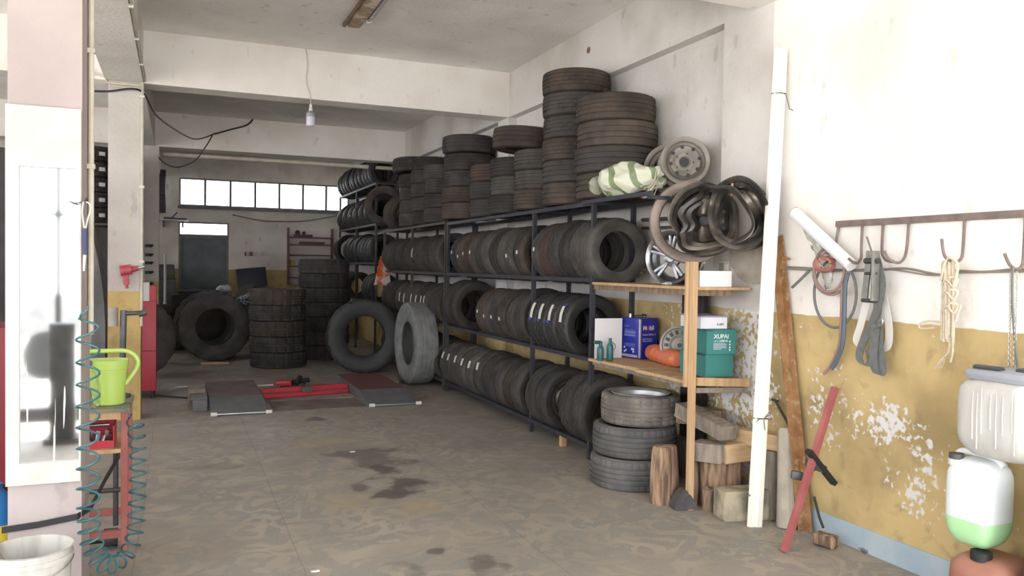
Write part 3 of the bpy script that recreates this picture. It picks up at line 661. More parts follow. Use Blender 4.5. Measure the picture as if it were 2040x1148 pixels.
# clear plastic bottle
M_CLEAR = bpy.data.materials.new('thin_clear_plastic'); M_CLEAR.use_nodes = True
_n = M_CLEAR.node_tree.nodes; _l = M_CLEAR.node_tree.links; _n.remove(_n['Principled BSDF'])
_t = _n.new('ShaderNodeBsdfTransparent'); _t.inputs[0].default_value = (.92, .93, .92, 1); _g = _n.new('ShaderNodeBsdfGlossy'); _g.inputs['Roughness'].default_value = .12; _m = _n.new('ShaderNodeMixShader'); _f = _n.new('ShaderNodeLayerWeight'); _f.inputs[0].default_value = .35
_l.new(_f.outputs[1], _m.inputs[0]); _l.new(_t.outputs[0], _m.inputs[1]); _l.new(_g.outputs[0], _m.inputs[2]); _l.new(_m.outputs[0], _n['Material Output'].inputs[0])
cx, cy = -.445, 4.93; r = empty('plastic_bottle', (cx, cy, .796), label='crumpled clear plastic bottle on the stand beside the green jug', cat='bottle')
b = MB().lathe([(0, .002), (.055, .004), (.062, .02), (.058, .06), (.064, .10), (.055, .14), (.05, .17), (.025, .205), (.016, .215), (.016, .235)], n=24); jitter(b, .004, 5)
bmesh.ops.translate(b.b, verts=b.b.verts, vec=(cx, cy, .796)); part(b, 'shell', M_CLEAR, r)
part(MB().cyl((cx, cy, 1.028), (cx, cy, 1.052), .019), 'cap', mat('dull_blue_cap', (.12, .14, .26)), r)
# clamp press behind the jug
cx, cy = -.30, 5.27; r = empty('post_clamp', (cx, cy, .796), label='dark steel post with cylinder head rising behind the green jug', cat='clamp')
part(MB().cyl((cx, cy, .808), (cx+.01, cy, 1.31), .018), 'post', M_DARK, r); part(MB().cyl((cx, cy, .797), (cx, cy, .812), .05), 'base', M_DARK, r)
part(MB().cyl((cx-.045, cy, 1.215), (cx-.045, cy, 1.325), .026, n=20), 'cylinder_head', M_RIMGREY, r); part(MB().cyl((cx, cy, 1.29), (cx+.115, cy, 1.295), .013).cyl((cx+.09, cy, 1.285), (cx+.13, cy, 1.30), .018), 'arm', M_DARK, r)
# strap round the pillar
solo(MB().strip([(-.72, 4.172, .385), (-.58, 4.17, .395), (-.42, 4.172, .415), (-.372, 4.26, .43), (-.33, 4.55, .49), (-.285, 4.85, .56-.02)], (0, 0, 1), .028, .006), 'tie_strap', M_BLACK, (-.5, 4.17, .39), 'black strap tied round the front pillar foot and the maroon stand', 'strap')
# bucket
p = at(62, 1092, Y=3.80); bx, by = p.x, p.y
M_BUCK = mat('paint_smeared_white_bucket', (.55, .54, .50), (.38, .36, .32), rough=.6, scale=6, stretch=(2, 2, .5), contrast=(.5, .7))
r = empty('paint_bucket', (bx, by, 0), label='dirty white paint bucket on the floor before the front pillar', cat='bucket')
hb = p.z+.005
b = MB().lathe([(0, .004), (.125, .004), (.13, .01), (.150, hb-.05), (.156, hb-.05), (.156, hb-.03), (.150, hb-.03), (.152, hb-.005), (.157, hb), (.150, hb), (.145, hb-.06), (.128, .03), (0, .025)], n=48)
bmesh.ops.translate(b.b, verts=b.b.verts, vec=(bx, by, 0)); part(b, 'tub', M_BUCK, r)
part(MB().tube([(bx+.158*math.cos(a), by+.158*math.sin(a)-.01, hb-.045-.05*math.sin(PI*i/20)) for i, a in enumerate([PI+PI*i/20 for i in range(21)])], .0025, n=6), 'wire_handle', M_STEEL, r)
b = MB().lathe([(0, .16), (.138, .165)], n=32); bmesh.ops.translate(b.b, verts=b.b.verts, vec=(bx, by, 0)); part(b, 'sludge', mat('dark_sludge', (.04, .035, .03), (.1, .09, .08), rough=.3, scale=20), r)
r = empty('brush', (bx-.12, by, hb-.08), label='grey old brush resting in the white paint bucket', cat='brush')
part(MB().cyl((bx-.06, by-.01, hb-.12), (bx-.155, by-.01, hb+.05), .012), 'handle', M_WOODD, r); part(MB().box((bx-.19, by-.035, hb+.03), (bx-.125, by+.015, hb+.09), bev=.01), 'head', M_DARK, r)
p = at(-8, 1060, Y=4.75)
r = empty('blue_jug', (p.x, 4.75, 0), label='blue plastic jug with yellow label left of the front pillar', cat='jug')
b = MB().lathe([(0, .002), (.07, .002), (.085, .02), (.085, .34), (.06, .40), (.03, .43), (.03, .46), (0, .46)], n=28); bmesh.ops.translate(b.b, verts=b.b.verts, vec=(p.x, 4.75, 0)); part(b, 'body', mat('bright_blue_plastic', (.02, .16, .42), rough=.4), r)
b = MB().lathe([(.0865, .18), (.0865, .26)], n=28); bmesh.ops.translate(b.b, verts=b.b.verts, vec=(p.x, 4.75, 0)); part(b, 'label_band', mat('yellow_label', (.65, .50, .05)), r)
# ------------------------------------------------------------------ middle pillar, left side things
g0 = at(260, 545, Y=8.87)
r = empty('impact_wrench', g0, label='red pneumatic impact wrench hung on the middle pillar', cat='power tool')
c = lambda px, py, Y=8.84: at(px, py, Y=Y)
M_REDT2 = mat('faded_red_tool', (.40, .05, .08), (.5, .09, .12), rough=.5, scale=20)
part(MB().cyl(c(240, 540), c(262, 537), .055, .05, n=20), 'motor_housing', M_REDT2, r); part(MB().cyl(c(262, 537), c(276, 534), .032, .024, n=16), 'nose', M_REDT2, r)
part(MB().cyl(c(276, 534), c(288, 531), .014), 'drive_square', M_STEEL, r); part(obox(c(250, 545), c(252, 568), .04, .055, (1, 0, 0), .01), 'grip', M_REDT2, r); part(MB().cyl(c(252, 568), c(253, 575), .014), 'air_inlet', M_REDT2, r)
x, y = -.275, 10.3; r = empty('red_cabinet', (x, y, 0), label='narrow red metal cabinet standing behind the middle pillar', cat='cabinet')
part(MB().box((x-.22, y-.05, .09), (x+.055, y+.25, 1.14), bev=.004), 'body', mat('rose_red_enamel', (.40, .035, .05), (.46, .05, .07), rough=.45, scale=3), r)
part(MB().box((x-.02, y, 1.14), (x+.05, y+.2, 1.32)), 'red_top_box', M_REDP, r, False); part(MB().box((x-.10, y, 1.14), (x-.022, y+.15, 1.36)), 'white_top_panel', M_WHITEP, r, False)
for dx in (-.19, .02):
    for dy in (-.02, .2): part(MB().cyl((x+dx, y+dy, 0), (x+dx, y+dy, .09), .02), 'foot', M_BLACK, r)
part(MB().cyl((x-.2, y-.052, .56), (x+.05, y-.052, .56), .003), 'seam', M_BLACK, r)
solo(MB().tube(smooth_path([(x+.04, y-.08, .04), (.15, 10.1, .012), (.35, 10.2, .012), (.5, 10.05, .012)]), .010, n=6), 'power_cable', M_BLACK, (.1, 10.1, .01), 'black cable on the floor from the red cabinet to the ramps', 'cable')
for i, py in enumerate((490, 508, 524, 543, 565)):
    q = at(297, py, Y=13.64)
    solo(MB().box(q+Vector((-.055, -.035, -.022)), q+Vector((.045, .005, .022)), bev=.004).cyl(q+Vector((.0, -.035, .0)), q+Vector((.06, -.06, .01)), .012), 'wall_clip', M_BLACK, q, 'small black clamp on the rear pillar, %s of five from the top' % ORD[i+1], 'clamp', 'black clamps in a column on the rear pillar')
# left wall rear: partition items right of rear pillar
q = at(324, 380, Y=17.9)
solo(MB().box(q+Vector((-.12, -.1, -.45)), q+Vector((.06, .12, .42)), bev=.02).box(q+Vector((-.10, -.14, -.1)), q+Vector((.05, -.1, .3)), bev=.02), 'wall_jacket', M_BLACK, q-Vector((0, 0, .45)), 'dark jacket hanging on the back wall left of the window', 'jacket')
q = at(345, 438, Y=18.2); r = empty('wall_bracket_shelf', q, label='narrow pale shelf with small tools above the back door', cat='shelf')
part(MB().box((q.x-.28, 18.05, q.z-.02), (q.x+.30, 18.40, q.z)), 'board', M_WHITEP, r, False)
part(MB().box((q.x-.2, 18.30, q.z-.15), (q.x-.17, 18.4, q.z-.02)).box((q.x+.17, 18.30, q.z-.15), (q.x+.2, 18.4, q.z-.02)), 'bracket', M_DARK, r, False)
q2 = q+Vector((-.02, 0, 0))
solo(MB().box(q2+Vector((-.16, -.08, .001)), q2+Vector((.05, .05, .05))).cyl(q2+Vector((.0, 0, .05)), q2+Vector((.1, 0, .16)), .012).cyl(q2+Vector((.05, 0, .02)), q2+Vector((.28, 0, .02)), .02), 'hand_drill', M_DARK, q2, 'dark hand tool lying on the narrow shelf above the back door', 'tool')
solo(MB().box((-.42, 17.9, .0), (-.02, 18.38, 1.25), bev=.01).box((-.40, 17.88, 1.25), (-.05, 18.3, 1.55), bev=.02), 'machine_cabinet', M_DARK, (-.2, 18.1, 0), 'dark grey machine standing in the corner left of the back door', 'machine')
q = at(329, 505, Y=15.9)
solo(MB().cyl((q.x, 15.9, .86), (q.x, 15.9, q.z), .022).cyl((q.x, 15.9, 0), (q.x, 15.9, .87), .03).box((q.x-.15, 15.8, 0), (q.x+.15, 16.0, .03)), 'white_stand_pole', M_WHITEP, (q.x, 15.9, 0), 'thin white pole stand near the back door', 'pole')
# ------------------------------------------------------------------ back wall things
M_REDW = mat('red_brown_varnish', (.13, .055, .05), (.18, .08, .07), rough=.6, scale=6)
M_PALE = mat('pale_pinkish_board', (.74, .66, .64), (.80, .73, .70), rough=.7, scale=4)
x0, x1, z0, z1 = 2.26, 3.22, 1.15, 2.40
r = empty('tool_shelf', (x0, 18.3, z0), label='red-brown wall shelf with pale back panel on the back wall', cat='shelf')
part(MB().box((x0, 18.37, z0), (x1, 18.395, z1)), 'back_panel', M_PALE, r, False)
for x in (x0, x1): part(MB().box((x-.012, 18.16, z0), (x+.012, 18.37, z1)), 'side_board', M_REDW, r, False)
zs = [1.30, 1.55, 1.80, 2.03, 2.19]
for z in zs: part(MB().box((x0+.02, 18.16, z-.015), (x1-.02, 18.37, z+.01)), 'shelf_board', M_REDW, r, False)
def shelf_item(lo, hi, m, label, cat, nm):
    return solo(MB().box(lo, hi, bev=.01).cyl(((lo[0]+hi[0])/2, lo[1]-.01, (lo[2]+hi[2])/2), ((lo[0]+hi[0])/2, lo[1]+.02, (lo[2]+hi[2])/2), .02), nm, m, lo, label, cat)
shelf_item((2.38, 18.2, 2.20), (2.78, 18.32, 2.255), M_REDW, 'long brown tool on the top shelf of the back wall unit', 'tool', 'long_tool')
solo(MB().sph((2.46, 18.26, 2.295), .055).sph((2.60, 18.26, 2.29), .04), 'clamp_head', M_DARK, (2.46, 18.26, 2.2), 'dark knobbly fitting on the top shelf of the back wall unit', 'fitting')
shelf_item((2.50, 18.2, 2.04), (3.05, 18.3, 2.10), M_REDW, 'flat brown bar on the second shelf of the back wall unit', 'bar', 'flat_bar')
shelf_item((2.60, 18.19, 1.56), (3.1, 18.33, 1.66), M_REDW, 'dark red box on the fourth shelf of the back wall unit', 'box', 'storage_box')
shelf_item((2.30, 18.19, 1.56), (2.40, 18.33, 1.68), mat('yellow_tin', (.5, .4, .08)), 'yellow tin on the back wall shelf unit', 'tin', 'tin')
shelf_item((2.85, 18.19, 1.31), (3.15, 18.33, 1.45), M_BLACK, 'round black case on the lowest visible shelf of the back wall unit', 'case', 'case')
for i, (px, col, w_) in enumerate(((489, (.25, .08, .06), .03), (500, (.2, .17, .12), .07), (511, (.65, .62, .55), .035), (523, (.6, .55, .45), .07))):
    q = at(px, 506, Y=18.39); m = mat('switch_plate_%s' % 'abcd'[i], col)
    lab = ['small red-brown switch, leftmost of the row on the back wall', 'brown square socket, second of the row on the back wall', 'narrow white switch, third of the row on the back wall', 'cream framed socket, rightmost of the row on the back wall'][i]
    solo(MB().box(q+Vector((-w_/2, -.03, -.045)), q+Vector((w_/2, .005, .045)), bev=.006).box(q+Vector((-w_/5, -.04, -.015)), q+Vector((w_/5, -.03, .015))), 'wall_socket', m, q, lab, 'socket', 'switches and sockets on the back wall')
solo(MB().tube(smooth_path([at(463, 428, Y=18.36), at(510, 438, Y=18.36), at(540, 441, Y=18.36), at(600, 441, Y=18.34), at(650, 434, Y=18.3), at(680, 428, Y=18.3)]), .014, n=6), 'sagging_cord', M_WOODD, at(540, 441, Y=18.36), 'cord sagging along the back wall below the window strip', 'cord')
# heap and table
q = at(512, 560, Y=17.4)
b = MB().sph((q.x, 17.5, .55), .62, (1.05, .8, .95), 24); 
for v in b.b.verts: v.co += Vector((math.sin(v.co.z*17+v.co.x*9)*.035, math.sin(v.co.x*21)*.03, math.sin(v.co.x*13+v.co.y*7)*.05)); v.co.z = max(v.co.z, .005)
solo(b, 'tarp_heap', mat('dark_olive_tarp', (.06, .055, .045), (.10, .09, .075), rough=.9, scale=5, bump=.5, bscale=10), (q.x, 17.5, 0), 'heap under a dark olive tarp by the back wall', 'heap')
q = at(510, 535, Y=17.2)
r = empty('old_monitor', (q.x, 17.55, 1.05), label='dark flat screen propped on the tarp heap under the sockets', cat='screen')
part(obox((q.x-.02, 17.62, 1.09), (q.x-.06, 17.72, 1.50), .60, .04, (0, -1, 0), .01), 'panel', mat('dark_blue_grey_screen', (.03, .033, .045), rough=.4), r); part(MB().box((q.x-.2, 17.5, 1.05), (q.x+.2, 17.7, 1.09)), 'foot', M_BLACK, r, False)
q = at(540, 585, Y=15.6)
r = empty('low_table', (q.x, 15.6, 0), label='dark low table behind the truck tyre stack in the aisle', cat='table')
part(MB().box((q.x-.75, 15.3, .80), (q.x+.75, 15.9, .84)), 'tabletop', M_DARK, r, False)
for sx_ in (-.7, .7):
    for sy_ in (15.35, 15.85): part(MB().box((q.x+sx_-.02, sy_-.02, 0), (q.x+sx_+.02, sy_+.02, .80)), 'leg', M_DARK, r, False)
solo(MB().box((q.x-.02, 15.32, .85), (q.x+.55, 15.38, .88)).box((q.x+.50, 15.3, .84), (q.x+.56, 15.6, .93)), 'metal_bar', M_STEEL, (q.x, 15.35, .84), 'bright metal bar lying along the low dark table', 'bar')
b = MB().box((q.x-.65, 15.35, .84), (q.x-.02, 15.8, .98)); bmesh.ops.subdivide_edges(b.b, edges=b.b.edges[:], cuts=9, use_grid_fill=True)
for v in b.b.verts:
    if v.co.z > .86: v.co.z += .05*math.sin(v.co.x*11)+.03*math.sin(v.co.y*23+v.co.x*19)
solo(b, 'patterned_cloth', mat('blue_white_patterned_cloth', (.07, .08, .12), (.42, .46, .56), rough=.9, scale=26, contrast=(.48, .52)), (q.x-.3, 15.5, .84), 'folded blue and white patterned cloth on the low dark table', 'cloth')
q = at(447, 572, Y=15.9)
b = MB().sph((q.x, 15.9, q.z-.045), .13, (1.1, 1, .6)); jitter(b, .02, 8)
solo(b, 'white_bag', mat('white_plastic_bag', (.6, .6, .62), (.3, .3, .34), rough=.5, scale=14), (q.x, 15.9, q.z-.13), 'crumpled white bag on the crate before the back door', 'bag')
solo(MB().box((q.x-.9, 15.7, 0), (q.x+.12, 16.1, q.z-.14), bev=.01).box((q.x-.8, 15.69, q.z-.12), (q.x-.1, 16.0, q.z-.06), bev=.01), 'dark_crate', mat('very_dark_brown_crate', (.030, .025, .022), (.05, .04, .035), rough=.9), (q.x-.4, 15.9, 0), 'dark brown crate behind the upright truck tyres', 'crate')  # crate colour darkened so the tyre holes before it look dark
# ------------------------------------------------------------------ left bay glimpsed past the pillar
rk = empty('side_rack', (-1.0, 12.2, 0), label='dark rack with black tyres glimpsed between front and middle pillars', cat='rack')
for x in (-1.55, -.72):
    for y in (11.8, 12.6): part(MB().box((x-.02, y-.02, 0), (x+.02, y+.02, 3.3)), 'post', M_RACKB, rk, False)
for z in (.5, 2.1): part(MB().box((-1.53, 11.82, z-.03), (-.74, 12.58, z)), 'shelf', M_RACKB, rk, False)
for i in range(5):
    t = tyre('mid', N_, (-1.08, 12.15, 2.1+.103+i*.202), (0, 0, i), 'black tyre lying flat in the side bay rack, %s from its shelf' % ORD[i+1], 'black tyres stacked in the side bay')
    sticker(t, .315, -PI/2-i+.55, .05, .08)
b = MB().box((-1.5, 9.9, 0), (-.75, 10.9, 2.0)); bmesh.ops.subdivide_edges(b.b, edges=b.b.edges[:], cuts=10, use_grid_fill=True)
for v in b.b.verts:
    k = 1-.35*(v.co.z/2)**3; v.co.x = -1.12+(v.co.x+1.12)*k+.03*math.sin(v.co.y*19+v.co.z*2); v.co.y = 10.4+(v.co.y-10.4)*k+.03*math.sin(v.co.x*23)
solo(b, 'grey_tarp_cover', mat('grey_tarp', (.20, .21, .22), (.3, .31, .32), rough=.8, scale=4, bump=.4, bscale=8), (-1.1, 10.4, 0), 'grey tarp draped over something tall between front and middle pillars', 'tarp')
solo(MB().box((-1.9, 6.2, .1), (-1.02, 6.8, 1.15), bev=.01).box((-1.85, 6.25, 0), (-1.07, 6.75, .1)), 'red_tool_chest', mat('dark_red_enamel', (.22, .02, .03), rough=.5), (-1.4, 6.5, 0), 'dark red tool chest left of the front pillar', 'chest')
solo(MB().box((-5.8, 13.0, 0), (-.72, 13.5, 3.15)).box((-5.8, 12.98, .1), (-3.3, 13.0, 3.1)).box((-3.25, 12.98, .1), (-.76, 13.0, 3.1)), 'side_bay_filler', mat('dark_brown_filler', (.05, .045, .042), (.08, .072, .066), rough=.7, scale=3), (-3.2, 13.2, 0), 'tall dark cupboard added to darken the side bay behind the stacked black tyres', 'filler', smooth=False)  # dark box added to make the overly bright side bay darker
# ------------------------------------------------------------------ lamps
M_TUBE = mat('dusty_unlit_tube', (.42, .40, .42), (.5, .48, .5), rough=.4, scale=20)
M_FIX = mat('brown_dusty_lamp_body', (.30, .22, .15), (.42, .33, .24), rough=.8, scale=12, c3=(.62, .56, .48), s3=5, t3=(.5, .56))
r = empty('fluorescent_lamp', (1.56, 7.1, 3.92), label='old brown two-tube fluorescent lamp on the ceiling', cat='ceiling lamp')
xa = 1.545
part(MB().prism([(-.07, 3.918), (.07, 3.918), (.055, 3.86), (-.055, 3.86)], -7.72, -6.45, Matrix(((1, 0, 0, xa), (0, 0, -1, 0), (0, 1, 0, 0), (0, 0, 0, 1)))), 'housing', M_FIX, r, False)
part(MB().cyl((xa-.09, 7.70, 3.875), (xa-.09, 6.47, 3.875), .016).cyl((xa-.09, 7.72, 3.875), (xa-.09, 7.66, 3.875), .021), 'old_tube', M_WOODB, r)
part(MB().cyl((xa+.10, 7.52, 3.885), (xa+.10, 6.4, 3.885), .019), 'grey_tube', M_TUBE, r); part(MB().cyl((xa+.10, 7.54, 3.885), (xa+.10, 7.50, 3.885), .027), 'end_cap', M_WHITEP, r)
bz = at(619, 240, Y=8.80)
r = empty('pendant_bulb', (bz.x, 8.80, bz.z), label='bare LED bulb hanging on a cord before the first beam', cat='lamp')
cp = at(610, 97, Y=8.905)
part(MB().tube(smooth_path([cp, at(613, 130, Y=8.9), at(610, 160, Y=8.9), at(618, 188, Y=8.84), (bz.x, 8.80, bz.z+.17)]), .006, n=6), 'cord', M_CREAM, r)
def lat(prof, c, n=28):
    b = MB().lathe(prof, n=n); bmesh.ops.translate(b.b, verts=b.b.verts, vec=c); return b
C_ = Vector((bz.x, 8.80, bz.z))
part(lat([(0, .17), (.014, .17), (.016, .125), (.022, .12), (.022, .10), (0, .10)], C_), 'socket', M_WHITEP, r)
part(lat([(.018, .10), (.03, .092), (.048, .07), (.050, .04), (.048, .035), (0, .035)], C_), 'bulb_base', mat('grey_lamp_base', (.30, .31, .33), rough=.5), r)
part(lat([(.046, .035), (.048, -.04), (.044, -.058), (.02, -.068), (0, -.07)], C_), 'diffuser', mat('milky_lilac_diffuser', (.58, .58, .66), rough=.3), r)
# ------------------------------------------------------------------ ramps
M_PURP = mat('worn_purple_grey_deck', (.115, .065, .075), (.15, .095, .10), rough=.7, scale=6)
M_RAMPG = mat('grey_ramp_plate', (.10, .105, .11), (.14, .14, .145), rough=.6, scale=8)
M_REDDK = mat('worn_red_deck', (.17, .05, .055), (.13, .06, .06), rough=.7, scale=6)
def ramp(name, x0, x1, y0, y1, ys, z, deck, label, skew=0):
    r = empty(name, (x0, y0, 0), label=label, cat='ramp')
    part(MB().box((x0, ys, 0), (x1, y1, z-.006)), 'base', M_RAMPG, r, False)
    part(MB().box((x0, ys, z-.005), (x1, y1, z)), 'deck', deck, r, False)
    b = MB(); M = Matrix(((0, 0, 1, 0), (1, 0, 0, 0), (0, 1, 0, 0), (0, 0, 0, 1)))
    b.prism([(y0, 0), (ys-.002, 0), (ys-.002, z), (y0, .012)], x0, x1, M); part(b, 'slope', M_RAMPG, r, False)
    part(MB().cyl((x0+.02, y0-.015, .02), (x1-.02, y0-.015, .02), .010), 'front_rod', M_STEEL, r)
    for x in (x0+.03, x1+.01): part(MB().cyl((x-.03, y0-.03, .024), (x+.03, y0-.03, .024), .022), 'roller', M_WHITEP, r)
    return r
ramp('wheel_ramp', .33, .90, 8.87, 10.60, 9.40, .125, M_PURP, 'purple-grey drive-on alignment ramp, left of the pair on the floor')
ramp('wheel_ramp', 2.0, 2.56, 8.92, 10.85, 9.42, .125, M_REDDK, 'dark red drive-on alignment ramp, right of the pair, by the racks')
r = empty('cross_beam_jack', (.93, 9.95, 0), label='bright red cross beam lying between the two wheel ramps', cat='cross beam')
part(obox((.92, 9.90, .085), (1.985, 10.08, .085), .05, .05, (0, 0, 1)), 'upper_bar', M_REDP, r, False); part(obox((.95, 9.84, .028), (1.98, 10.02, .028), .05, .045, (0, 0, 1)), 'lower_bar', M_REDP, r, False)
part(MB().box((1.40, 9.88, .055), (1.52, 9.94, .11)), 'lock_block', M_DARK, r, False)
solo(MB().box((.98, 8.95, 0), (1.98, 9.62, .006)).box((1.0, 9.6, .006), (1.95, 9.62, .02)), 'floor_plate', mat('rust_brown_floor_plate', (.15, .10, .085), (.20, .17, .15), rough=.8, scale=4), (1.0, 8.95, 0), 'thin rusty floor plate between the two ramps', 'plate')
solo(MB().box((.12, 9.6, 0), (.31, 9.95, .10), bev=.01).box((.12, 9.55, .101), (.30, 9.9, .19), bev=.01), 'support_block', M_WOODD, (.2, 9.7, 0), 'grey blocks stacked left of the purple-grey ramp', 'block')
solo(MB().box((.16, 9.2, 0), (.31, 9.5, .13), bev=.01).box((.14, 9.18, .131), (.31, 9.52, .15), bev=.003), 'steel_block', M_RAMPG, (.2, 9.3, 0), 'low dark steel block at the left ramp edge', 'block')
solo(obox((2.62, 10.2, .05), (2.72, 10.75, .05), .10, .10), 'wood_chock', M_WOODD, (2.65, 10.4, 0), 'grey wooden chock right of the dark red ramp', 'chock')
r = empty('floor_jack', (1.35, 10.75, 0), label='small red and black jack on the floor behind the red beam', cat='jack')
part(MB().box((1.18, 10.7, .02), (1.38, 10.85, .08), bev=.01), 'red_body', M_REDP, r); part(MB().cyl((1.40, 10.75, .05), (1.62, 10.8, .07), .035).cyl((1.45, 10.7, .04), (1.5, 10.78, .12), .03), 'black_arm', M_BLACK, r)
for x in (1.22, 1.58): part(MB().cyl((x, 10.70, .025), (x, 10.86, .025), .025), 'wheel', M_DARK, r)
solo(MB().cyl((.95, 10.75, .025), (1.16, 10.78, .025), .012).cyl((.95, 10.75, .025), (.93, 10.75, .025), .018), 'steel_lever', M_WHITEP, (.95, 10.75, .01), 'pale steel lever on the floor beside the small red jack', 'lever')
solo(MB().cyl(at(352, 772, Z=.02), at(384, 770, Z=.02), .012).cyl(at(352, 772, Z=.02), at(348, 776, Z=.02), .008), 'loose_rod', M_STEEL, at(352, 772, Z=.01), 'short steel rod on the floor left of the ramps', 'rod')
solo(MB().box(at(400, 727, Z=0)+Vector((0, 0, 0)), at(400, 727, Z=0)+Vector((.42, .1, .03)), bev=.004), 'floor_plank', M_WOOD, at(400, 727, Z=0), 'short pale plank on the floor under the upright truck tyres', 'plank')

# ------------------------------------------------------------------ board shelves at the end of the rack
PX, PY = 3.165, 4.45
r = empty('board_shelf', (PX, PY, 0), label='improvised two-board wooden shelf with pine post at the end of the near rack', cat='shelf')
part(obox((PX, PY, 0), (PX, PY, 1.655), .040, .040, (0, 1, 0), .003), 'post', M_WOOD, r, False)
part(obox((PX-.026, PY+.036, .82), (PX-.026, PY+.036, 1.655), .03, .02, (0, 1, 0), .002), 'batten', M_WOOD, r, False)
b = MB().box((3.185, 4.44, 1.468), (3.62, 5.905, 1.488)); part(b, 'upper_board', M_WOOD, r, False)
part(MB().box((3.20, 4.47, 1.428), (3.225, 5.90, 1.467)).box((3.20, 4.47, 1.428), (3.50, 4.50, 1.467)), 'upper_bearer', M_WOODB, r, False)
ys = [4.475, 4.72, 4.95, 5.15, 5.33, 5.52, 5.70, 5.90]
b = MB(); rr = random.Random(4)
for a, c_ in zip(ys, ys[1:]): b.box((3.17+rr.uniform(-.02, .02), a+.003, .832), (3.62, c_-.003, .858+rr.uniform(-.003, .003)), bev=.003)
part(b, 'lower_boards', M_WOOD, r, False)
part(obox((3.19, 4.43, .86), (3.62, 4.43, .835), .03, .055, (0, 0, 1), .003), 'end_rail', M_WOOD, r, False)
part(obox((3.19, 4.445, .80), (3.60, 4.445, .785), .03, .035, (0, 0, 1), .003), 'dark_bearer', M_WOODD, r, False)
part(MB().box((3.20, 4.50, .80), (3.23, 5.90, .831)), 'lower_bearer', M_WOODD, r, False)
# dark board against the wall behind
solo(MB().box((3.66, 5.02, .30), (3.70, 5.30, 1.44), bev=.003).box((3.655, 5.05, .35), (3.66, 5.27, 1.40)), 'upright_board', mat('near_black_panel', (.02, .017, .02), (.035, .03, .03), rough=.6, scale=4), (3.68, 5.16, .3), 'dark panel standing upright against the wall behind the board shelves', 'panel')
solo(box((3.6, 4.95, 0), (3.70, 5.33, .30), bev=.01), 'base_block', M_WOODD, (3.65, 5.14, 0), 'grey block under the upright dark panel by the wall', 'block')
# ---- items on the lower boards
Z2 = .861
# white sheet leaning on the rack end
p0 = at(1184, 703, Z=Z2); 
solo(MB().box((3.165, 5.80, Z2), (3.42, 5.806, Z2+.33)).cyl((3.19, 5.80, Z2+.30), (3.19, 5.796, Z2+.30), .005), 'white_sheet', mat('white_plastic_sheet', (.78, .78, .80), rough=.4), (3.4, 5.80, Z2), 'white plastic sheet standing upright at the rack end of the lower board', 'sheet')
# teal bottles
M_TEALB = mat('dark_teal_bottle', (.02, .10, .10), (.03, .13, .13), rough=.35, scale=4)
def bottle(px, py, h, label, spout):
    p = at(px, py, Y=5.66); p.z = Z2; r = empty('small_bottle', p, label=label, cat='bottle', group=None)
    part(lat([(0, .001), (.026, .001), (.028, .006), (.028, h*.6), (.022, h*.72), (.012, h*.8), (.012, h*.84), (0, h*.84)], p, 20), 'body', M_TEALB, r)
    if spout: part(MB().cyl(p+Vector((0, 0, h*.80)), p+Vector((0, 0, h)), .015).cyl(p+Vector((0, 0, h*.95)), p+Vector((-.06, -.01, h*.97)), .014), 'spray_head', M_TEALB, r)
    else:
        part(MB().cyl(p+Vector((0, 0, h*.84)), p+Vector((0, 0, h)), .013), 'cap', M_TEALB, r)
        part(MB().tube(smooth_path([p+Vector((.012, 0, h*.85)), p+Vector((.05, 0, h*.66)), p+Vector((.04, 0, h*.5)), p+Vector((.027, 0, h*.48))]), .003, n=6), 'loop', M_TEALB, r)
bottle(1196, 705, .155, 'dark teal bottle with bent spray head, left one on the lower board', True)
bottle(1215, 706, .18, 'dark teal bottle with wire loop, beside the blue oil can', False)
# blue oil can: corner edge towards the camera
M_BLUE = mat('deep_blue_tin', (.012, .02, .30), rough=.35, spec=.6); M_SILV = mat('silver_print', (.62, .64, .68), rough=.3, metal=.6); M_WPRINT = mat('white_print', (.72, .74, .78), rough=.5); M_RPRINT = mat('red_print', (.70, .06, .05), rough=.5); M_PBLUE = mat('pale_blue_print', (.16, .20, .48), rough=.5)
pc = at(1274, 716, Z=Z2)      # near bottom corner
ca = empty('oil_can', pc, (0, 0, math.radians(9)), label='blue rectangular metal oil can with white and red lettering on the lower board', cat='oil can')
w1_, w2_, hh = .195, .235, .335
box((0, 0, .004), (w1_, w2_, hh-.004), bev=.006).box((.0, .0, 0), (w1_, w2_, .006)).box((0, 0, hh-.006), (w1_, w2_, hh)).build('body', M_BLUE, ca)
MB().box((-.0015, -.0015, .006), (.012, .012, hh-.008)).build('silver_edge', M_SILV, ca, False)
MB().box((-.001, .03, .008), (0, w2_-.01, .03)).build('silver_footer', M_SILV, ca, False)
MB().cyl((.04, .17, hh), (.04, .17, hh+.03), .018).build('screw_cap', M_STEEL, ca)
MB().tube([(.10, .05, hh), (.10, .05, hh+.03), (.10, .09, hh+.03), (.10, .09, hh)], .004).box((.04, .12, hh+.012), (.18, .126, hh+.02)).build('handle', M_BLACK, ca)
FR = lambda x, z: Matrix.Translation((x, -.0012, z)) @ Matrix.Rotation(PI/2, 4, 'X')       # front face (towards -y)
LF = lambda y, z: Matrix.Translation((-.0012, y, z)) @ Matrix.Rotation(-PI/2, 4, 'Z') @ Matrix.Rotation(PI/2, 4, 'X')
wm = text('brand_lettering', 'M', .052, M_WPRINT, ca, FR(.030, .238), .0012); text('brand_lettering', 'o', .052, M_RPRINT, ca, FR(.072, .238), .0015); text('brand_lettering', 'bil', .052, M_WPRINT, ca, FR(.100, .238), .0012)
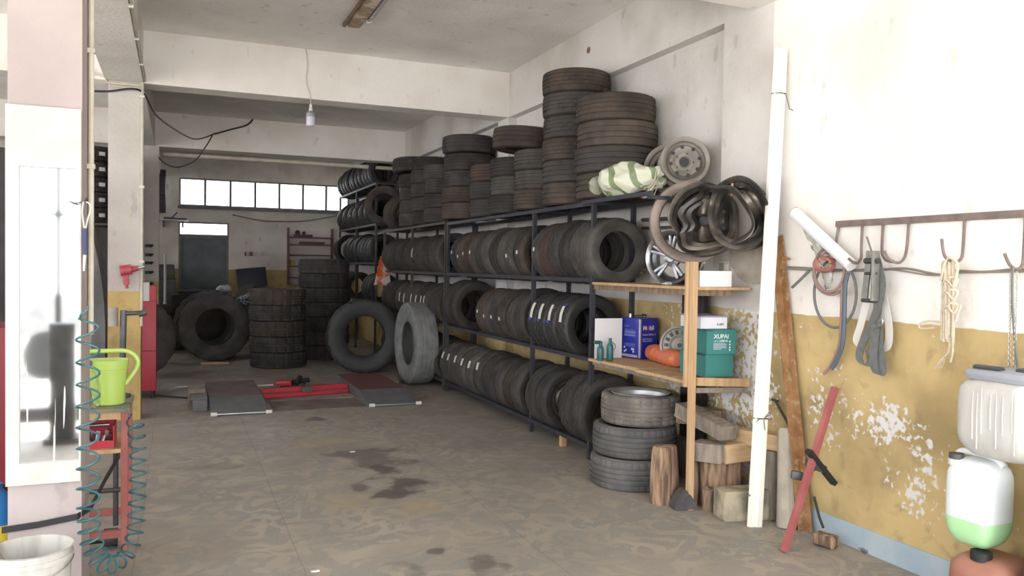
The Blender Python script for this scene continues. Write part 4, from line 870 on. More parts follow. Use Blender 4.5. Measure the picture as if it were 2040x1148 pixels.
text('product_lettering', 'Vactra Oil No. 2', .021, M_WPRINT, ca, FR(.028, .193)); text('small_lettering', 'High Performance', .014, M_WPRINT, ca, FR(.028, .160)); text('small_lettering', 'Slideway Lubricant', .014, M_WPRINT, ca, FR(.028, .143))
text('side_lettering', 'Mobil', .03, M_PBLUE, ca, LF(.205, .255))
b = MB(); rr = random.Random(9)
for z, hz in ((.235, .004), (.215, .018), (.19, .018), (.12, .004), (.112, .004), (.104, .004), (.095, .003)):
    b.box((-.0012, .06, z-hz/2), (0, .205-rr.uniform(0, .03), z+hz/2))
b.build('side_print', M_PBLUE, ca, False)
b = MB()
for y, z in ((.195, .085), (.175, .06), (.195, .05), (.08, .075), (.10, .075), (.08, .055)): b.box((-.0012, y-.008, z-.008), (0, y+.008, z+.008))
b.build('side_symbols', M_WPRINT, ca, False)
# wheel trim behind the can
q = at(1354, 674, Y=5.25)
def disc_wheel(q, R, facing, label, name='wheel_cover', m=None, group=None):
    m = m or M_RIMGREY
    d = Vector(facing).normalized(); rot = d.to_track_quat('Z', 'Y').to_euler()
    r = bpy.data.objects.new(name, None); COL.objects.link(r); r.location = q; r.rotation_euler = rot; tag(r, label, 'wheel cover', group)
    MB().lathe([(R, -.03), (R+.006, .0), (R, .012), (R*.93, .014), (R*.88, .002), (R*.86, -.03)], n=48).build('outer_ring', m, r)
    b = MB().lathe([(R*.88, .0), (R*.80, .010), (R*.55, .016), (R*.40, .004), (R*.25, .008), (R*.22, .03), (0, .03)], n=48)
    b.build('face', m, r)
    b = MB()
    for k in range(14):
        a = 2*PI*k/14; M = Matrix.Rotation(a, 4, 'Z'); b.box((R*.58, -.012, .008), (R*.80, .012, .0175), M, bev=.003)
    b.build('vent_slots', M_DARK, r)
    MB().cyl((0, 0, .03), (0, 0, .036), R*.13).build('hub_cap', M_DARK, r)
    return r
disc_wheel(Vector((q.x, q.y, Z2+.153)), .147, (-.55, -.83, .05), 'grey slotted wheel cover standing between blue oil can and pine post', m=mat('silver_grey_trim', (.34, .32, .29), (.44, .42, .39), rough=.5, scale=9))
# orange bundle
M_ORNG = mat('salmon_orange_cloth_in_plastic', (.72, .17, .07), (.60, .22, .13), rough=.35, scale=5, bump=.4, bscale=9, spec=.6)
a, c_ = at(1296, 716, Z=Z2), at(1352, 733, Z=Z2)
a.z = Z2+.06; c_.z = Z2+.06
pts = smooth_path([a, a.lerp(c_, .33)+Vector((0, 0, .004)), a.lerp(c_, .66), c_], 8)
b = MB().tube(pts, [.035]+[.058]*4+[.069]*(len(pts)-8)+[.06, .055, .04], n=24)
for v in b.b.verts: v.co += Vector((math.sin(v.co.y*70+v.co.z*30), math.sin(v.co.x*80), math.sin(v.co.y*55+v.co.x*40)))*.004; v.co.z = max(v.co.z, Z2)
r = empty('orange_bundle', a.lerp(c_, .5)-Vector((0, 0, .05)), label='orange cloth bundle rolled in thin plastic on the lower board', cat='bundle')
part(b, 'roll', M_ORNG, r)
part(MB().cyl(a+Vector((.10, 0, .045)), a+Vector((.11, 0, .105)), .03, .001, n=10), 'plastic_peak', M_CLEAR, r)
# battery boxes
M_TEALC = mat('teal_carton', (.035, .19, .18), (.045, .22, .21), rough=.55, scale=3); 
def carton(name, loc, size, m, label, rz):
    r = empty(name, loc, (0, 0, rz), label=label, cat='box'); w_, d_, h_ = size
    box((0, 0, 0), (w_, d_, h_), bev=.003).build('box_body', m, r, False)
    return r
pb = at(1406, 741, Y=4.50); bz = .872
b1 = carton('battery_carton', (pb.x, 4.50, bz), (.215, .34, .158), M_TEALC, 'plain teal carton, lower of two stacked on the board end', math.radians(-4))
MB().box((-.001, .02, .145), (.0, .30, .1575)).build('lid_flap', M_TEALB, b1, False)
b2 = carton('battery_carton', (pb.x-.004, 4.49, bz+.159), (.225, .35, .168), M_TEALC, 'teal carton with white lettering, upper of two stacked on the board end', math.radians(-7))
MB().box((-.002, -.002, .156), (.05, .35, .170)).build('lid_flap', M_TEALB, b2, False)
text('brand_lettering', 'XUPAI', .040, M_WPRINT, b2, FR(.052, .108), .0008); text('model_lettering', '6-EVF-32', .017, M_WPRINT, b2, FR(.095, .085), .0006)
MB().box((.052, -.0012, .088), (.088, 0, .091)).build('rule_line', M_WPRINT, b2, False)
b = MB()
for i, (l_, hh_) in enumerate(((.09, .0025), (.10, .0025), (.10, .0025), (.095, .0025), (.10, .0025), (.06, .0025))): b.box((.05, -.0012, .074-i*.008), (.05+l_, 0, .074-i*.008+hh_))
b.build('small_print', M_WPRINT, b2, False)
b = MB()
for z in (.085, .065, .045, .028): b.cyl((.175, 0, z), (.175, -.0012, z), .006, n=12)
b.build('symbols', M_WPRINT, b2, False)
wb = carton('white_carton', (pb.x-.035, 4.52, bz+.33), (.20, .30, .085), mat('white_carton_lilac_lid', (.66, .66, .72), (.72, .72, .76), rough=.6, scale=3), 'white carton with pale lilac lid on top of the teal cartons', math.radians(-8))
box((-.002, -.002, .078), (.202, .302, .089)).build('lid', mat('lilac_grey_lid', (.28, .27, .38), rough=.6), wb, False)
text('code_lettering', 'A-60X', .020, mat('grey_print', (.15, .15, .2)), wb, FR(.12, .025), .0006)
# ---- items on the upper board
Z1 = 1.489
solo(box((3.215, 4.455, Z1), (3.475, 4.62, Z1+.108), bev=.003), 'white_box', mat('white_styrofoam', (.84, .84, .83), rough=.6), (3.32, 4.6, Z1), 'blank white box on the end of the upper board behind the pine post', 'box', smooth=False)
q = at(1352, 564, Y=4.62)
r = empty('nozzle', (3.12, 4.64, Z1+.012), label='small white nozzle lying beside the pine post on the upper board', cat='nozzle')
r.location = (3.215, 4.86, Z1+.012)
L0 = Vector(r.location); part(MB().cyl(L0, L0+Vector((.045, .0, 0)), .011), 'collar', M_WHITEP, r); part(MB().cyl(L0, L0+Vector((-.03, 0, 0)), .006, .004), 'tip', M_WHITEP, r)
q = at(1263, 542, X=3.56)
r = empty('brass_valve', q, label='small brass valve clipped to the rear rack post above the upper board', cat='valve')
M_BRASS = mat('old_brass', (.45, .33, .16), (.25, .2, .12), rough=.35, metal=.9, scale=30)
part(MB().cyl(q+Vector((-.07, -.03, 0)), q+Vector((.06, -.03, -.004)), .011).cyl(q+Vector((-.02, -.03, -.022)), q+Vector((-.02, -.03, .022)), .012), 'body', M_BRASS, r)
part(MB().tube([q+Vector((.06, -.03, .02)), q+Vector((.14, -.03, .02)), q+Vector((.14, -.03, -.02)), q+Vector((.06, -.03, -.015))], .004, n=6), 'wire_clip', M_BRASS, r)
# alloy wheel
def rim_profile(R, w):   # barrel, axis z
    return [(R, w/2), (R+.004, w/2-.004), (R-.004, w/2-.012), (R-.018, w/2-.016), (R-.022, w/2-.05), (R-.045, w/2-.07), (R-.045, -w/2+.07), (R-.022, -w/2+.05), (R-.018, -w/2+.016), (R-.004, -w/2+.012), (R+.004, -w/2+.004), (R, -w/2),
            (R-.010, -w/2+.004), (R-.026, -w/2+.02), (R-.030, -w/2+.05), (R-.052, -w/2+.07), (R-.052, w/2-.07), (R-.030, w/2-.05), (R-.026, w/2-.02), (R-.010, w/2-.004)]
def orient(o, d, spin=0):
    o.rotation_euler = (Vector(d).normalized().to_track_quat('Z', 'Y').to_matrix() @ Matrix.Rotation(spin, 3, 'Z')).to_euler()
R_ = .195
q = Vector((3.40, 5.02, Z1+R_+.004))
al = empty('alloy_wheel', q, label='scuffed silver multi-spoke alloy wheel standing on the upper board', cat='wheel')
orient(al, (-.88, -.47, 0), .2)
MB().lathe(rim_profile(R_, .19), n=64, closed=True).build('barrel', M_ALLOY, al)
b = MB()
for k in range(5):
    for s_ in (-.13, .13):
        a = 2*PI*k/5+s_; e = Vector((math.cos(a)*(R_-.03), math.sin(a)*(R_-.03), .072)); s0 = Vector((math.cos(a-s_*.6)*.05, math.sin(a-s_*.6)*.05, .06))
        M, L = along(s0, e); b.box((-.011, -.011, 0), (.011, .011, L), M, bev=.003)
b.build('spokes', M_ALLOY, al)
MB().lathe([(0, .075), (.03, .075), (.035, .068), (.065, .06), (.068, .03), (0, .03)], n=32).build('hub', M_ALLOY, al)
# ---- steel wheels and bent rims
def steel_rim(name, q, d, R, w, m, label, disc=True, group=None, spin=0, warp=None, dz=.02):
    r = empty(name, q, label=label, cat='rim', group=group); orient(r, d, spin)
    b = MB().lathe(rim_profile(R, w), n=72, closed=True)
    if warp:
        for v in b.b.verts: warp(v)
    b.build('barrel', m, r)
    if disc:
        b = MB().lathe([(R-.05, dz-.02), (R-.06, dz), (R*.62, dz+.02), (R*.55, dz+.016), (R*.38, dz-.012), (.045, dz-.012), (.04, dz-.004), (.034, dz-.014)], n=72)
        if warp:
            for v in b.b.verts: warp(v)
        b.build('disc', m, r)
        for k in range(5):
            a = 2*PI*k/5; o = MB().cyl((.068*math.cos(a), .068*math.sin(a), dz-.0125), (.068*math.cos(a), .068*math.sin(a), dz-.0095), .008, n=12).build('bolt_hole', M_BLACK, r)
        for k in range(8):
            a = 2*PI*k/8+.2; z_ = dz+.0175; MB().cyl((R*.6*math.cos(a), R*.6*math.sin(a), z_), (R*.6*math.cos(a), R*.6*math.sin(a), z_+.003), .014, n=14).build('vent_hole', M_BLACK, r)
        MB().cyl((0, 0, dz-.016), (0, 0, dz-.013), .034, n=24).build('hub_hole', M_BLACK, r)
    return r
RG = 'steel rims piled above the board shelves'
# brackets that carry sack and rims
br = empty('pipe_bracket', (3.45, 5.4, 2.05), label='dark steel pipes bridging the near rack and the wall pilaster', cat='bracket')
part(MB().box((3.07, 4.86, 2.125), (3.10, 5.90, 2.155)).box((3.56, 4.84, 2.125), (3.59, 5.90, 2.155)), 'upper_pipe', M_RACK, br, False)
part(MB().cyl((3.66, 4.84, 2.00), (3.66, 5.9, 2.02), .016).cyl((3.66, 4.84, 1.93), (3.66, 5.9, 1.95), .012), 'wall_pipe', M_RACKB, br)
part(MB().box((3.07, 4.86, 2.098), (3.66, 4.89, 2.124)), 'end_bar', M_RACK, br, False)
part(MB().cyl((3.30, 4.60, 2.17), (3.655, 4.60, 2.14), .012), 'peg', M_RUST, br)
q = at(1362, 325, Y=5.08); steel_rim('steel_wheel', q, (-.42, -.90, .10), .178, .16, M_RIMGREY, 'dusty grey steel rim with round holes, uppermost of the pile', True, RG, dz=.045)
q = at(1333, 338, Y=5.32); steel_rim('steel_wheel', q, (-.75, -.66, .05), .178, .17, M_RIMGREY, 'dark steel rim standing half behind the dusty grey one', True, RG, dz=-.03)
# hoop
q = at(1377, 443, Y=4.80); hp = empty('rim_hoop', q, label='thin brown hoop cut from a rim, encircling view of the pipes', cat='rim hoop')
hp['label'] = 'large thin brown rim hoop hanging left of the bent rims'
orient(hp, (-.45, -.89, .05))
MB().lathe([(.290, .028), (.296, .02), (.282, .008), (.282, -.008), (.296, -.02), (.290, -.028), (.262, -.03), (.232, -.018), (.222, 0), (.232, .018), (.262, .03)], n=80, closed=True).build('hoop', mat('brown_dusty_hoop_metal', (.17, .13, .11), (.28, .225, .19), rough=.5, scale=5, metal=.2, bump=.15), hp)
MB().lathe([(.2955, .006), (.2955, -.006), (.288, -.006), (.288, .006)], n=80, closed=True).build('inner_groove', M_RIMDARK, hp)
def warp1(v):
    a = math.atan2(v.co.y, v.co.x); k = 1-.20*math.exp(-((a-2.6)/.35)**2)-.12*math.exp(-((a+1.0)/.5)**2)
    v.co.x *= k; v.co.y *= k; v.co.z += .05*math.sin(2*a+.5)
def warp2(v):
    a = math.atan2(v.co.y, v.co.x); k = 1+.16*math.cos(2*a+.4)+.05*math.sin(5*a)-.22*math.exp(-((a-3.0)/.22)**2)
    v.co.x *= k; v.co.y *= k; v.co.z += .075*math.sin(2*a)+.03*math.sin(5*a+1)
def warp3(v):
    a = math.atan2(v.co.y, v.co.x); k = 1+.10*math.cos(2*a-1.2)
    v.co.x *= k; v.co.y *= k; v.co.z += .05*math.cos(2*a)+.015*math.sin(7*a)
q = at(1402, 440, Y=4.62); steel_rim('bent_wheel', q, (-.70, -.70, .05), .245, .19, M_RIMDARK, 'dented dark rim with dusty inner barrel, between hoop and most buckled rim', True, RG, 1.0, warp1, dz=.0)
q = at(1432, 434, X=3.33); steel_rim('bent_wheel', q, (-.93, -.35, .0), .245, .20, M_RIMDARK, 'badly buckled dark rim with wavy edge, middle of the hanging rims', False, RG, .3, warp2)
q = at(1474, 428, X=3.40); steel_rim('bent_wheel', q, (-.74, -.67, .05), .215, .17, M_RIMDARK, 'wide bent rim shell hanging rightmost against the pilaster', False, RG, 1.2, warp3)
solo(MB().cyl((3.34, 4.30, 2.12), (3.647, 4.36, 2.10), .012).cyl((3.34, 4.30, 2.09), (3.34, 4.30, 2.19), .009), 'wall_peg', mat('pinkish_peg', (.42, .25, .2), rough=.6), (3.64, 4.36, 2.1), 'pinkish steel peg in the pilaster holding the bent rims', 'peg')
# sack
M_SACK = bpy.data.materials.new('woven_sack_green_stripes'); M_SACK.use_nodes = True
_n = M_SACK.node_tree.nodes; _l = M_SACK.node_tree.links; _b = _n['Principled BSDF']; _b.inputs['Roughness'].default_value = .55
_t = _n.new('ShaderNodeTexCoord'); _sp = _n.new('ShaderNodeSeparateXYZ'); _l.new(_t.outputs['UV'], _sp.inputs[0])
_mo = _n.new('ShaderNodeMath'); _mo.operation = 'FRACT'; _ml = _n.new('ShaderNodeMath'); _ml.operation = 'MULTIPLY'; _ml.inputs[1].default_value = 3.2; _l.new(_sp.outputs['X'], _ml.inputs[0]); _l.new(_ml.outputs[0], _mo.inputs[0])
_gt = _n.new('ShaderNodeMath'); _gt.operation = 'LESS_THAN'; _gt.inputs[1].default_value = .30; _l.new(_mo.outputs[0], _gt.inputs[0])
_mx = _n.new('ShaderNodeMix'); _mx.data_type = 'RGBA'; _mx.inputs[6].default_value = (.60, .62, .50, 1); _mx.inputs[7].default_value = (.20, .26, .14, 1); _l.new(_gt.outputs[0], _mx.inputs[0]); _l.new(_mx.outputs[2], _b.inputs['Base Color'])
sa, sb = Vector((3.04, 5.50, 2.275)), Vector((3.33, 5.10, 2.295))
L = (sb-sa).length; d = (sb-sa).normalized(); sx_ = d.cross(Vector((0, 0, 1))).normalized(); up_ = sx_.cross(d)
b = MB(); uvl = b.b.loops.layers.uv.new('uv'); NU, NV = 40, 36; grid = []
for i in range(NU+1):
    u = i/NU; row_ = []
    for j in range(NV):
        a = 2*PI*j/NV
        env = .125*(.62+.38*math.sin(PI*min(1, u*1.15+.12)))*(1 if u > .1 else .75+2.5*u)
        rr_ = env*(1+.10*math.sin(3*a+u*7)+.07*math.sin(5*a-u*11)+.04*math.sin(9*a+u*23))
        if u in (0, 1): rr_ *= .25
        p = sa+d*(L*(u*1.04-.02)+.012*math.sin(a*4))+sx_*rr_*math.cos(a)*1.05+up_*rr_*math.sin(a)
        p.z = max(p.z, 2.158); row_.append((b.b.verts.new(p), u+.12*math.sin(a+.6), j/NV))
    grid.append(row_)
for i in range(NU):
    for j in range(NV):
        q_ = [grid[i][j], grid[i+1][j], grid[i+1][(j+1) % NV], grid[i][(j+1) % NV]]
        f = b.b.faces.new([x[0] for x in q_])
        for lp, x in zip(f.loops, q_): lp[uvl].uv = (x[1], x[2])
r = empty('rolled_sack', sa.lerp(sb, .5)-Vector((0, 0, .12)), label='rolled white and green striped woven sack lying on the rack end', cat='sack')
part(b, 'sack_body', M_SACK, r)
rr = random.Random(12); b = MB()
for k in range(9):
    s0 = sb+Vector((rr.uniform(-.05, 0), rr.uniform(-.02, .04), rr.uniform(-.08, .06)))
    b.tube(smooth_path([s0, s0+Vector((-.05, -.05, rr.uniform(-.02, .03))), s0+Vector((-.08-rr.uniform(0, .05), -.06, -.08)), s0+Vector((-.12-rr.uniform(0, .06), -.03, -.11-rr.uniform(0, .03))), s0+Vector((-.06, .02, -.12))], 5), .0045, n=5)
for v in b.b.verts: v.co.z = max(v.co.z, 2.12)
part(b, 'loose_strings', mat('pale_string', (.5, .46, .36), rough=.8), r)
b = MB().sph(sa+Vector((-.02, .05, -.02)), .07, (.9, .7, 1), 20)
for v in b.b.verts: v.co += Vector((math.sin(v.co.z*90), math.sin(v.co.z*70+v.co.y*60), math.sin(v.co.y*80)))*.010
part(b, 'crumpled_mouth', mat('grey_green_sack_lining', (.20, .22, .17), (.36, .38, .30), rough=.7, scale=20), r)
# cardboard piece and switch on the pilaster
b = MB(); M = Matrix(((0, 0, 1, 3.61), (0, 0, 0, 0), (0, 1, 0, 0), (0, 0, 0, 1)))
cs = [wp(1458, 483, .02), wp(1527, 488, .02), wp(1529, 563, .02), wp(1500, 567, .02), wp(1482, 560, .02), wp(1470, 553, .02), wp(1456, 530, .02)]
va = [b.b.verts.new(c_) for c_ in cs]; vb = [b.b.verts.new(c_+Vector((.016, 0, 0))) for c_ in cs]
b.b.faces.new(va); b.b.faces.new(vb[::-1])
for i in range(len(cs)): b.b.faces.new([va[i], vb[i], vb[(i+1) % len(cs)], va[(i+1) % len(cs)]])
solo(b, 'grey_board_piece', mat('grey_brown_fibreboard', (.36, .31, .26), (.46, .41, .35), rough=.9, scale=7, bump=.2), cs[4], 'torn grey-brown board piece fixed to the pilaster below the rims', 'board', smooth=False)
r = empty('wall_switch', wp(1446, 533, .0), label='cream wall switch on the pilaster right of the pine post', cat='switch')
q = wp(1446, 533, 0); part(MB().box(q+Vector((-.02, -.055, -.05)), q+Vector((0, .055, .05)), bev=.004), 'plate', M_CREAM, r); part(MB().box(q+Vector((-.028, -.05, -.02)), q+Vector((-.02, -.02, .02))), 'rocker', M_WHITEP, r); part(MB().box(q+Vector((-.024, .0, -.03)), q+Vector((-.02, .045, .03))), 'old_cover', M_WOODD, r)
# ------------------------------------------------------------------ tyre stack in front
sx0, sy0 = 3.19, 5.20
def nt_(kind, m, x, y, z, label, g='three tyres stacked flat below the board shelves'):
    R, w_ = TMD[kind]; r = empty('mounted_tyre' if kind == 'nearb' else 'tyre', (x, y, z), label=label, cat='tyre', group=None)
    me = TM[kind].copy(); me.materials.clear(); me.materials.append(m); o = bpy.data.objects.new('tyre_rubber', me); COL.objects.link(o); o.location = (0, 0, w_/2); o.parent = r; return r
M_NEARG = mat('grey_dusty_tread_rubber', (.080, .078, .078), (.135, .13, .125), scale=6, **RUB); M_NEARB = mat('brown_grey_chunky_tread_rubber', (.11, .10, .09), (.20, .18, .155), scale=7, **RUB)
nt_('near', M_NEARG, sx0-.03, sy0-.02, 0, 'dusty grey car tyre, bottom of the near three-high floor stack')
nt_('near', M_NEARG, sx0, sy0, .226, 'dusty grey car tyre, middle of the near three-high floor stack')
wl = nt_('nearb', M_NEARB, sx0+.06, sy0+.02, .453, 'chunky brown-grey tyre on bright alloy rim, top of the floor stack')
o = MB().lathe([(a, b_+.113) for a, b_ in rim_profile(.220, .215)], n=72, closed=True).build('alloy_rim', mat('bright_cast_alloy', (.62, .62, .63), (.50, .50, .51), rough=.42, metal=.7, scale=9), wl)
b = MB().lathe([(.165, .08), (.10, .085), (.06, .11), (.05, .12), (0, .12)], n=48)
for k in range(6):
    a = 2*PI*k/6; M, L = along((.05*math.cos(a), .05*math.sin(a), .12), (.175*math.cos(a), .175*math.sin(a), .10)); b.box((-.02, -.008, 0), (.02, .008, L), M, bev=.003)
b.build('rim_face', M_ALLOY, wl); MB().cyl((-.15, -.09, .15), (-.17, -.10, .20), .006).build('valve', M_BLACK, wl)
# small wooden prop under the rack
solo(box((3.185, 6.42, 0), (3.235, 6.47, .094)), 'rack_prop', M_WOOD, (3.21, 6.44, 0), 'short yellow wooden prop under the bottom rail of the near rack', 'prop', smooth=False)
tw_ = [o for o in COL.objects if o.get('label', '').startswith('dark dusty tyre, near rack right bay bottom shelf, second')][0]
b = MB().lathe([(a, b_) for a, b_ in rim_profile(.186, .15)], n=56, closed=True).lathe([(.14, .0), (.11, .02), (.06, .0), (.03, .0)], n=40); b.build('steel_rim', M_RIMDARK, tw_)
MB().cyl((0, 0, -.01), (0, 0, .03), .028).build('hub_bearing', mat('orange_hub', (.55, .25, .08), rough=.6), tw_)
# ------------------------------------------------------------------ wood pile
def log(name, m, label, p0, p1, w_, h_, cat='wood block', bev=.012, up=(0, 0, 1), jit=.004, extra=None, seed=1):
    b = obox(p0, p1, w_, h_, up, bev); jitter(b, jit, seed)
    return solo(b, name, m, Vector(p0)-Vector((0, 0, h_/2 if abs(Vector(p1).z-Vector(p0).z) < .3 else 0)), label, cat, smooth=False)
def Zat(px, py, z): return at(px, py, Z=z)
# split log standing behind the post
c0 = Vector((3.165, 4.60, 0))
b = MB().lathe([(0, 0), (.10, 0), (.105, .03), (.098, .2), (.092, .36), (.085, .395), (.06, .40), (0, .40)], n=14)
for v in b.b.verts:
    a = math.atan2(v.co.y, v.co.x); k = 1+.13*math.sin(3*a+1)+.06*math.sin(7*a+v.co.z*9); v.co.x *= k; v.co.y *= k; v.co.x += .05*(.2-v.co.z)*.3
bmesh.ops.translate(b.b, verts=b.b.verts, vec=(3.085, 4.63, 0)); bmesh.ops.scale(b.b, verts=b.b.verts, vec=(1, .6, 1), space=Matrix.Translation((-3.085, -4.63, 0)))
solo(b, 'split_log', M_BARK, (3.085, 4.63, 0), 'brown split log standing left of the pine post foot', 'log')
b = MB().lathe([(0, 0), (.045, 0), (.048, .1), (.04, .34), (.03, .36), (0, .36)], n=10); jitter(b, .006, 3); bmesh.ops.translate(b.b, verts=b.b.verts, vec=(3.255, 4.55, 0))
solo(b, 'thin_log', M_WOODB, (3.255, 4.55, 0), 'thin dark log standing right behind the pine post foot', 'log')
# rubber wedge chock
p = Zat(1370, 1018, 0); b = MB()
M = Matrix.Translation((p.x, p.y, 0)) @ Matrix.Rotation(math.radians(-10), 4, 'Z')
b.prism([(-.085, 0), (.085, 0), (.075, .02), (.03, .105), (-.01, .135), (-.05, .10), (-.088, .03)], 0, .11, M @ Matrix(((1, 0, 0, 0), (0, 0, 1, 0), (0, 1, 0, 0), (0, 0, 0, 1))))
bmesh.ops.bevel(b.b, geom=b.b.edges[:], offset=.008, segments=2, affect='EDGES')
solo(b, 'wheel_chock', mat('dark_rubber_chock', (.06, .055, .055), (.10, .09, .085), rough=.8, scale=9, bump=.3), (p.x, p.y, 0), 'dark rubber wheel chock on the floor at the pine post foot', 'chock')
# stump, blocks
b = MB().lathe([(0, 0), (.15, 0), (.152, .02), (.148, .2), (.15, .30), (.14, .315), (0, .318)], n=26)
for v in b.b.verts:
    a = math.atan2(v.co.y, v.co.x); k = 1+.05*math.sin(4*a)+.03*math.sin(11*a+v.co.z*6); v.co.x *= k; v.co.y *= k
bmesh.ops.translate(b.b, verts=b.b.verts, vec=(3.44, 4.50, 0))
solo(b, 'tree_stump', M_BARK, (3.44, 4.50, 0), 'round brown tree stump under the cut wood blocks', 'stump')
b = MB().lathe([(0, 0), (.035, 0), (.04, .05), (.035, .14), (0, .16)], n=8); jitter(b, .008, 2); bmesh.ops.translate(b.b, verts=b.b.verts, vec=(3.268, 4.39, 0))
solo(b, 'wood_chunk', M_WOODB, (3.268, 4.39, 0), 'small brown wood chunk beside the tree stump', 'wood chunk')
log('flaky_block', M_PEELW, 'paint-flecked square wood block on the floor before the tree stump', (3.225, 4.22, .098), (3.54, 4.16, .098), .16, .19, seed=4)
log('cut_block', M_WOODD, 'half grey half fresh-cut wood block on the tree stump', (3.255, 4.52, .385), (3.36, 4.33, .392), .17, .125, seed=5)
o = [x for x in COL.objects if x.name.startswith('cut_block')][0]
log('fresh_block', M_FRESH, 'pale fresh-cut wood block lying on the stump beside the white laths', (3.335, 4.36, .385), (3.58, 4.36, .395), .14, .125, seed=6)
log('grey_beam', M_WOODD, 'long grey beam slanting down over the wood blocks right of the post', (3.33, 4.80, .61), (3.37, 4.30, .525), .13, .10, seed=7)
log('grey_log', M_WOODB, 'brown-grey squared log on top at the back of the wood pile', (3.36, 4.88, .56), (3.56, 4.62, .555), .12, .12, seed=8)
log('pale_block', M_FRESH, 'pale wood block with sawn end, right of the white laths', (3.50, 4.42, .49), (3.62, 4.06, .49), .09, .105, seed=9)
log('brown_plank', M_WOODB, 'narrow brown plank standing just right of the white laths', (3.57, 4.30, 0), (3.58, 4.30, .43), .06, .05, up=(0, 1, 0), seed=10, cat='plank')
log('dark_timber', M_WOODD, 'dark grey square timber standing right of the white laths', (3.56, 4.10, 0), (3.57, 4.12, .435), .085, .085, up=(0, 1, 0), seed=11, cat='timber')
b = MB().lathe([(0, 0), (.062, 0), (.060, .30), (.055, .60), (.045, .615), (0, .618)], n=12); jitter(b, .003, 5)
M = along((3.53, 3.93, 0), (3.585, 4.02, .62))[0]; bmesh.ops.transform(b.b, matrix=M, verts=b.b.verts)
for v in b.b.verts: v.co.z = max(v.co.z, 0)
solo(b, 'concrete_post', M_CONC, (3.53, 3.93, 0), 'light grey-brown round post leaning on the wall beside the dark timber', 'post')
q0, q1 = wp(1577, 872, .05), wp(1544, 798, .03)
solo(MB().cyl((3.58, 3.98, .62), q1, .009).cyl(q1+Vector((0, -.03, 0)), q1+Vector((0, .03, 0)), .008), 'thin_iron_rod', M_RACKB, (3.58, 3.98, .62), 'thin dark iron rod with cross tip standing behind the grey post', 'rod')
# white laths
M_LATH = mat('bright_white_lath', (.88, .87, .78), (.92, .91, .84), rough=.4, scale=2)
f0 = Zat(1503, 1050, 0); t0 = at(1556, 97, X=3.60)
r = empty('white_laths', f0, label='pair of tall bright white laths tied together leaning on the pilaster', cat='laths')
side = Vector((.92, -.385, 0))
for k, s_ in enumerate((-.022, .022)):
    part(obox(f0+side*s_, t0+side*s_*.85, .042, .030, (0, 1, 0), .003), 'lath', M_LATH, r, False)
M_WIRE = mat('dark_tie_wire', (.10, .09, .07), rough=.6)
for (t_, pts_) in ((.222, [(-.04, -.02, -.03), (-.03, -.03, -.005), (.0, -.035, 0), (.045, -.03, -.005), (.06, -.02, .0)]), (.903, [(-.02, -.03, .0), (.0, -.035, 0), (.03, -.03, -.01), (.06, -.02, -.10), (.11, -.03, -.125), (.15, -.03, -.12)])):
    c_ = f0.lerp(t0, t_); b = MB()
    b.tube([c_+side*a+Vector((0, y_*.9, z_)) for a, y_, z_ in pts_], .0028, n=5)
    b.tube([c_+side*(.047*math.cos(a))+Vector((0, .0, 0))+Vector((.385, .92, 0))*(.022*math.sin(a)) for a in [2*PI*i/24 for i in range(24)]], .0028, n=5, closed=True)
    if t_ < .5: b.tube(smooth_path([c_+Vector((0, -.035, 0)), c_+Vector((.03, -.04, .035)), c_+Vector((.045, -.04, .025)), c_+Vector((0, -.036, 0)), c_+Vector((.005, -.04, -.07))]), .0026, n=5)
    part(b, 'tie_wire', M_WIRE, r)
c_ = f0.lerp(t0, .065); part(MB().tube([c_+side*-.07+Vector((0, -.01, .01)), c_+side*-.05+Vector((0, -.02, 0)), c_+side*-.044+Vector((0, 0, -.01))], .003, n=5), 'tie_wire', M_WIRE, r)
# rusty angle iron
f1 = Zat(1622, 1058, 0); f1.x = 3.60; t1 = at(1553, 470, X=3.63)
b = MB(); 
for (o1, w_, h_) in ((Vector((0, 0, 0)), .008, .06), (Vector((-.027, .026, 0)), .06, .008)): 
    o2 = obox(f1+o1, t1+o1, w_, h_, (0, 1, 0), .001); me_ = o2.mesh('x', False); b.b.from_mesh(me_); bpy.data.meshes.remove(me_)
solo(b, 'rusty_angle_iron', M_RUST, f1, 'long rusty angle iron leaning on the wall right of the white laths', 'angle iron', smooth=False)
b = obox(Zat(1625, 1070, .04), Zat(1665, 1082, .04), .075, .07, (0, 0, 1), .014); jitter(b, .004, 3)
solo(b, 'brown_wood_wedge', M_BARK, Zat(1640, 1090, 0), 'small brown wooden block on the floor at the angle iron foot', 'block')
# red bar with clamp
f2 = Zat(1562, 1100, 0); t2 = at(1664, 772, X=3.60)
r = empty('red_bar', f2, label='dusty red square steel bar with black cross clamp leaning on the wall', cat='bar')
part(obox(f2, t2, .034, .034, (0, 1, 0), .002), 'bar', mat('dusty_red_paint', (.33, .085, .085), (.40, .13, .125), rough=.6, scale=7), r, False)
cm = f2.lerp(t2, .42)
dd = (t2-f2).normalized()
def near(px, py, off=0): 
    # point on the vertical plane through the bar, at image position
    y = cm.y+off; return at(px, py, Y=y)
part(obox(near(1610, 898, .0), near(1662, 964, .0), .028, .04, (0, 1, 0), .003), 'cross_arm', M_BLACK, r, False)
part(obox(near(1610, 922, .02), near(1640, 935, .02), .045, .06, (0, 1, 0), .01), 'clamp_body', M_DARK, r); part(obox(near(1576, 945, .12), near(1600, 950, .08), .05, .045, (0, 1, 0), .01), 'rear_clamp', M_DARK, r)
part(MB().cyl(near(1598, 948, .08), near(1622, 935, .0), .010), 'link', M_DARK, r)
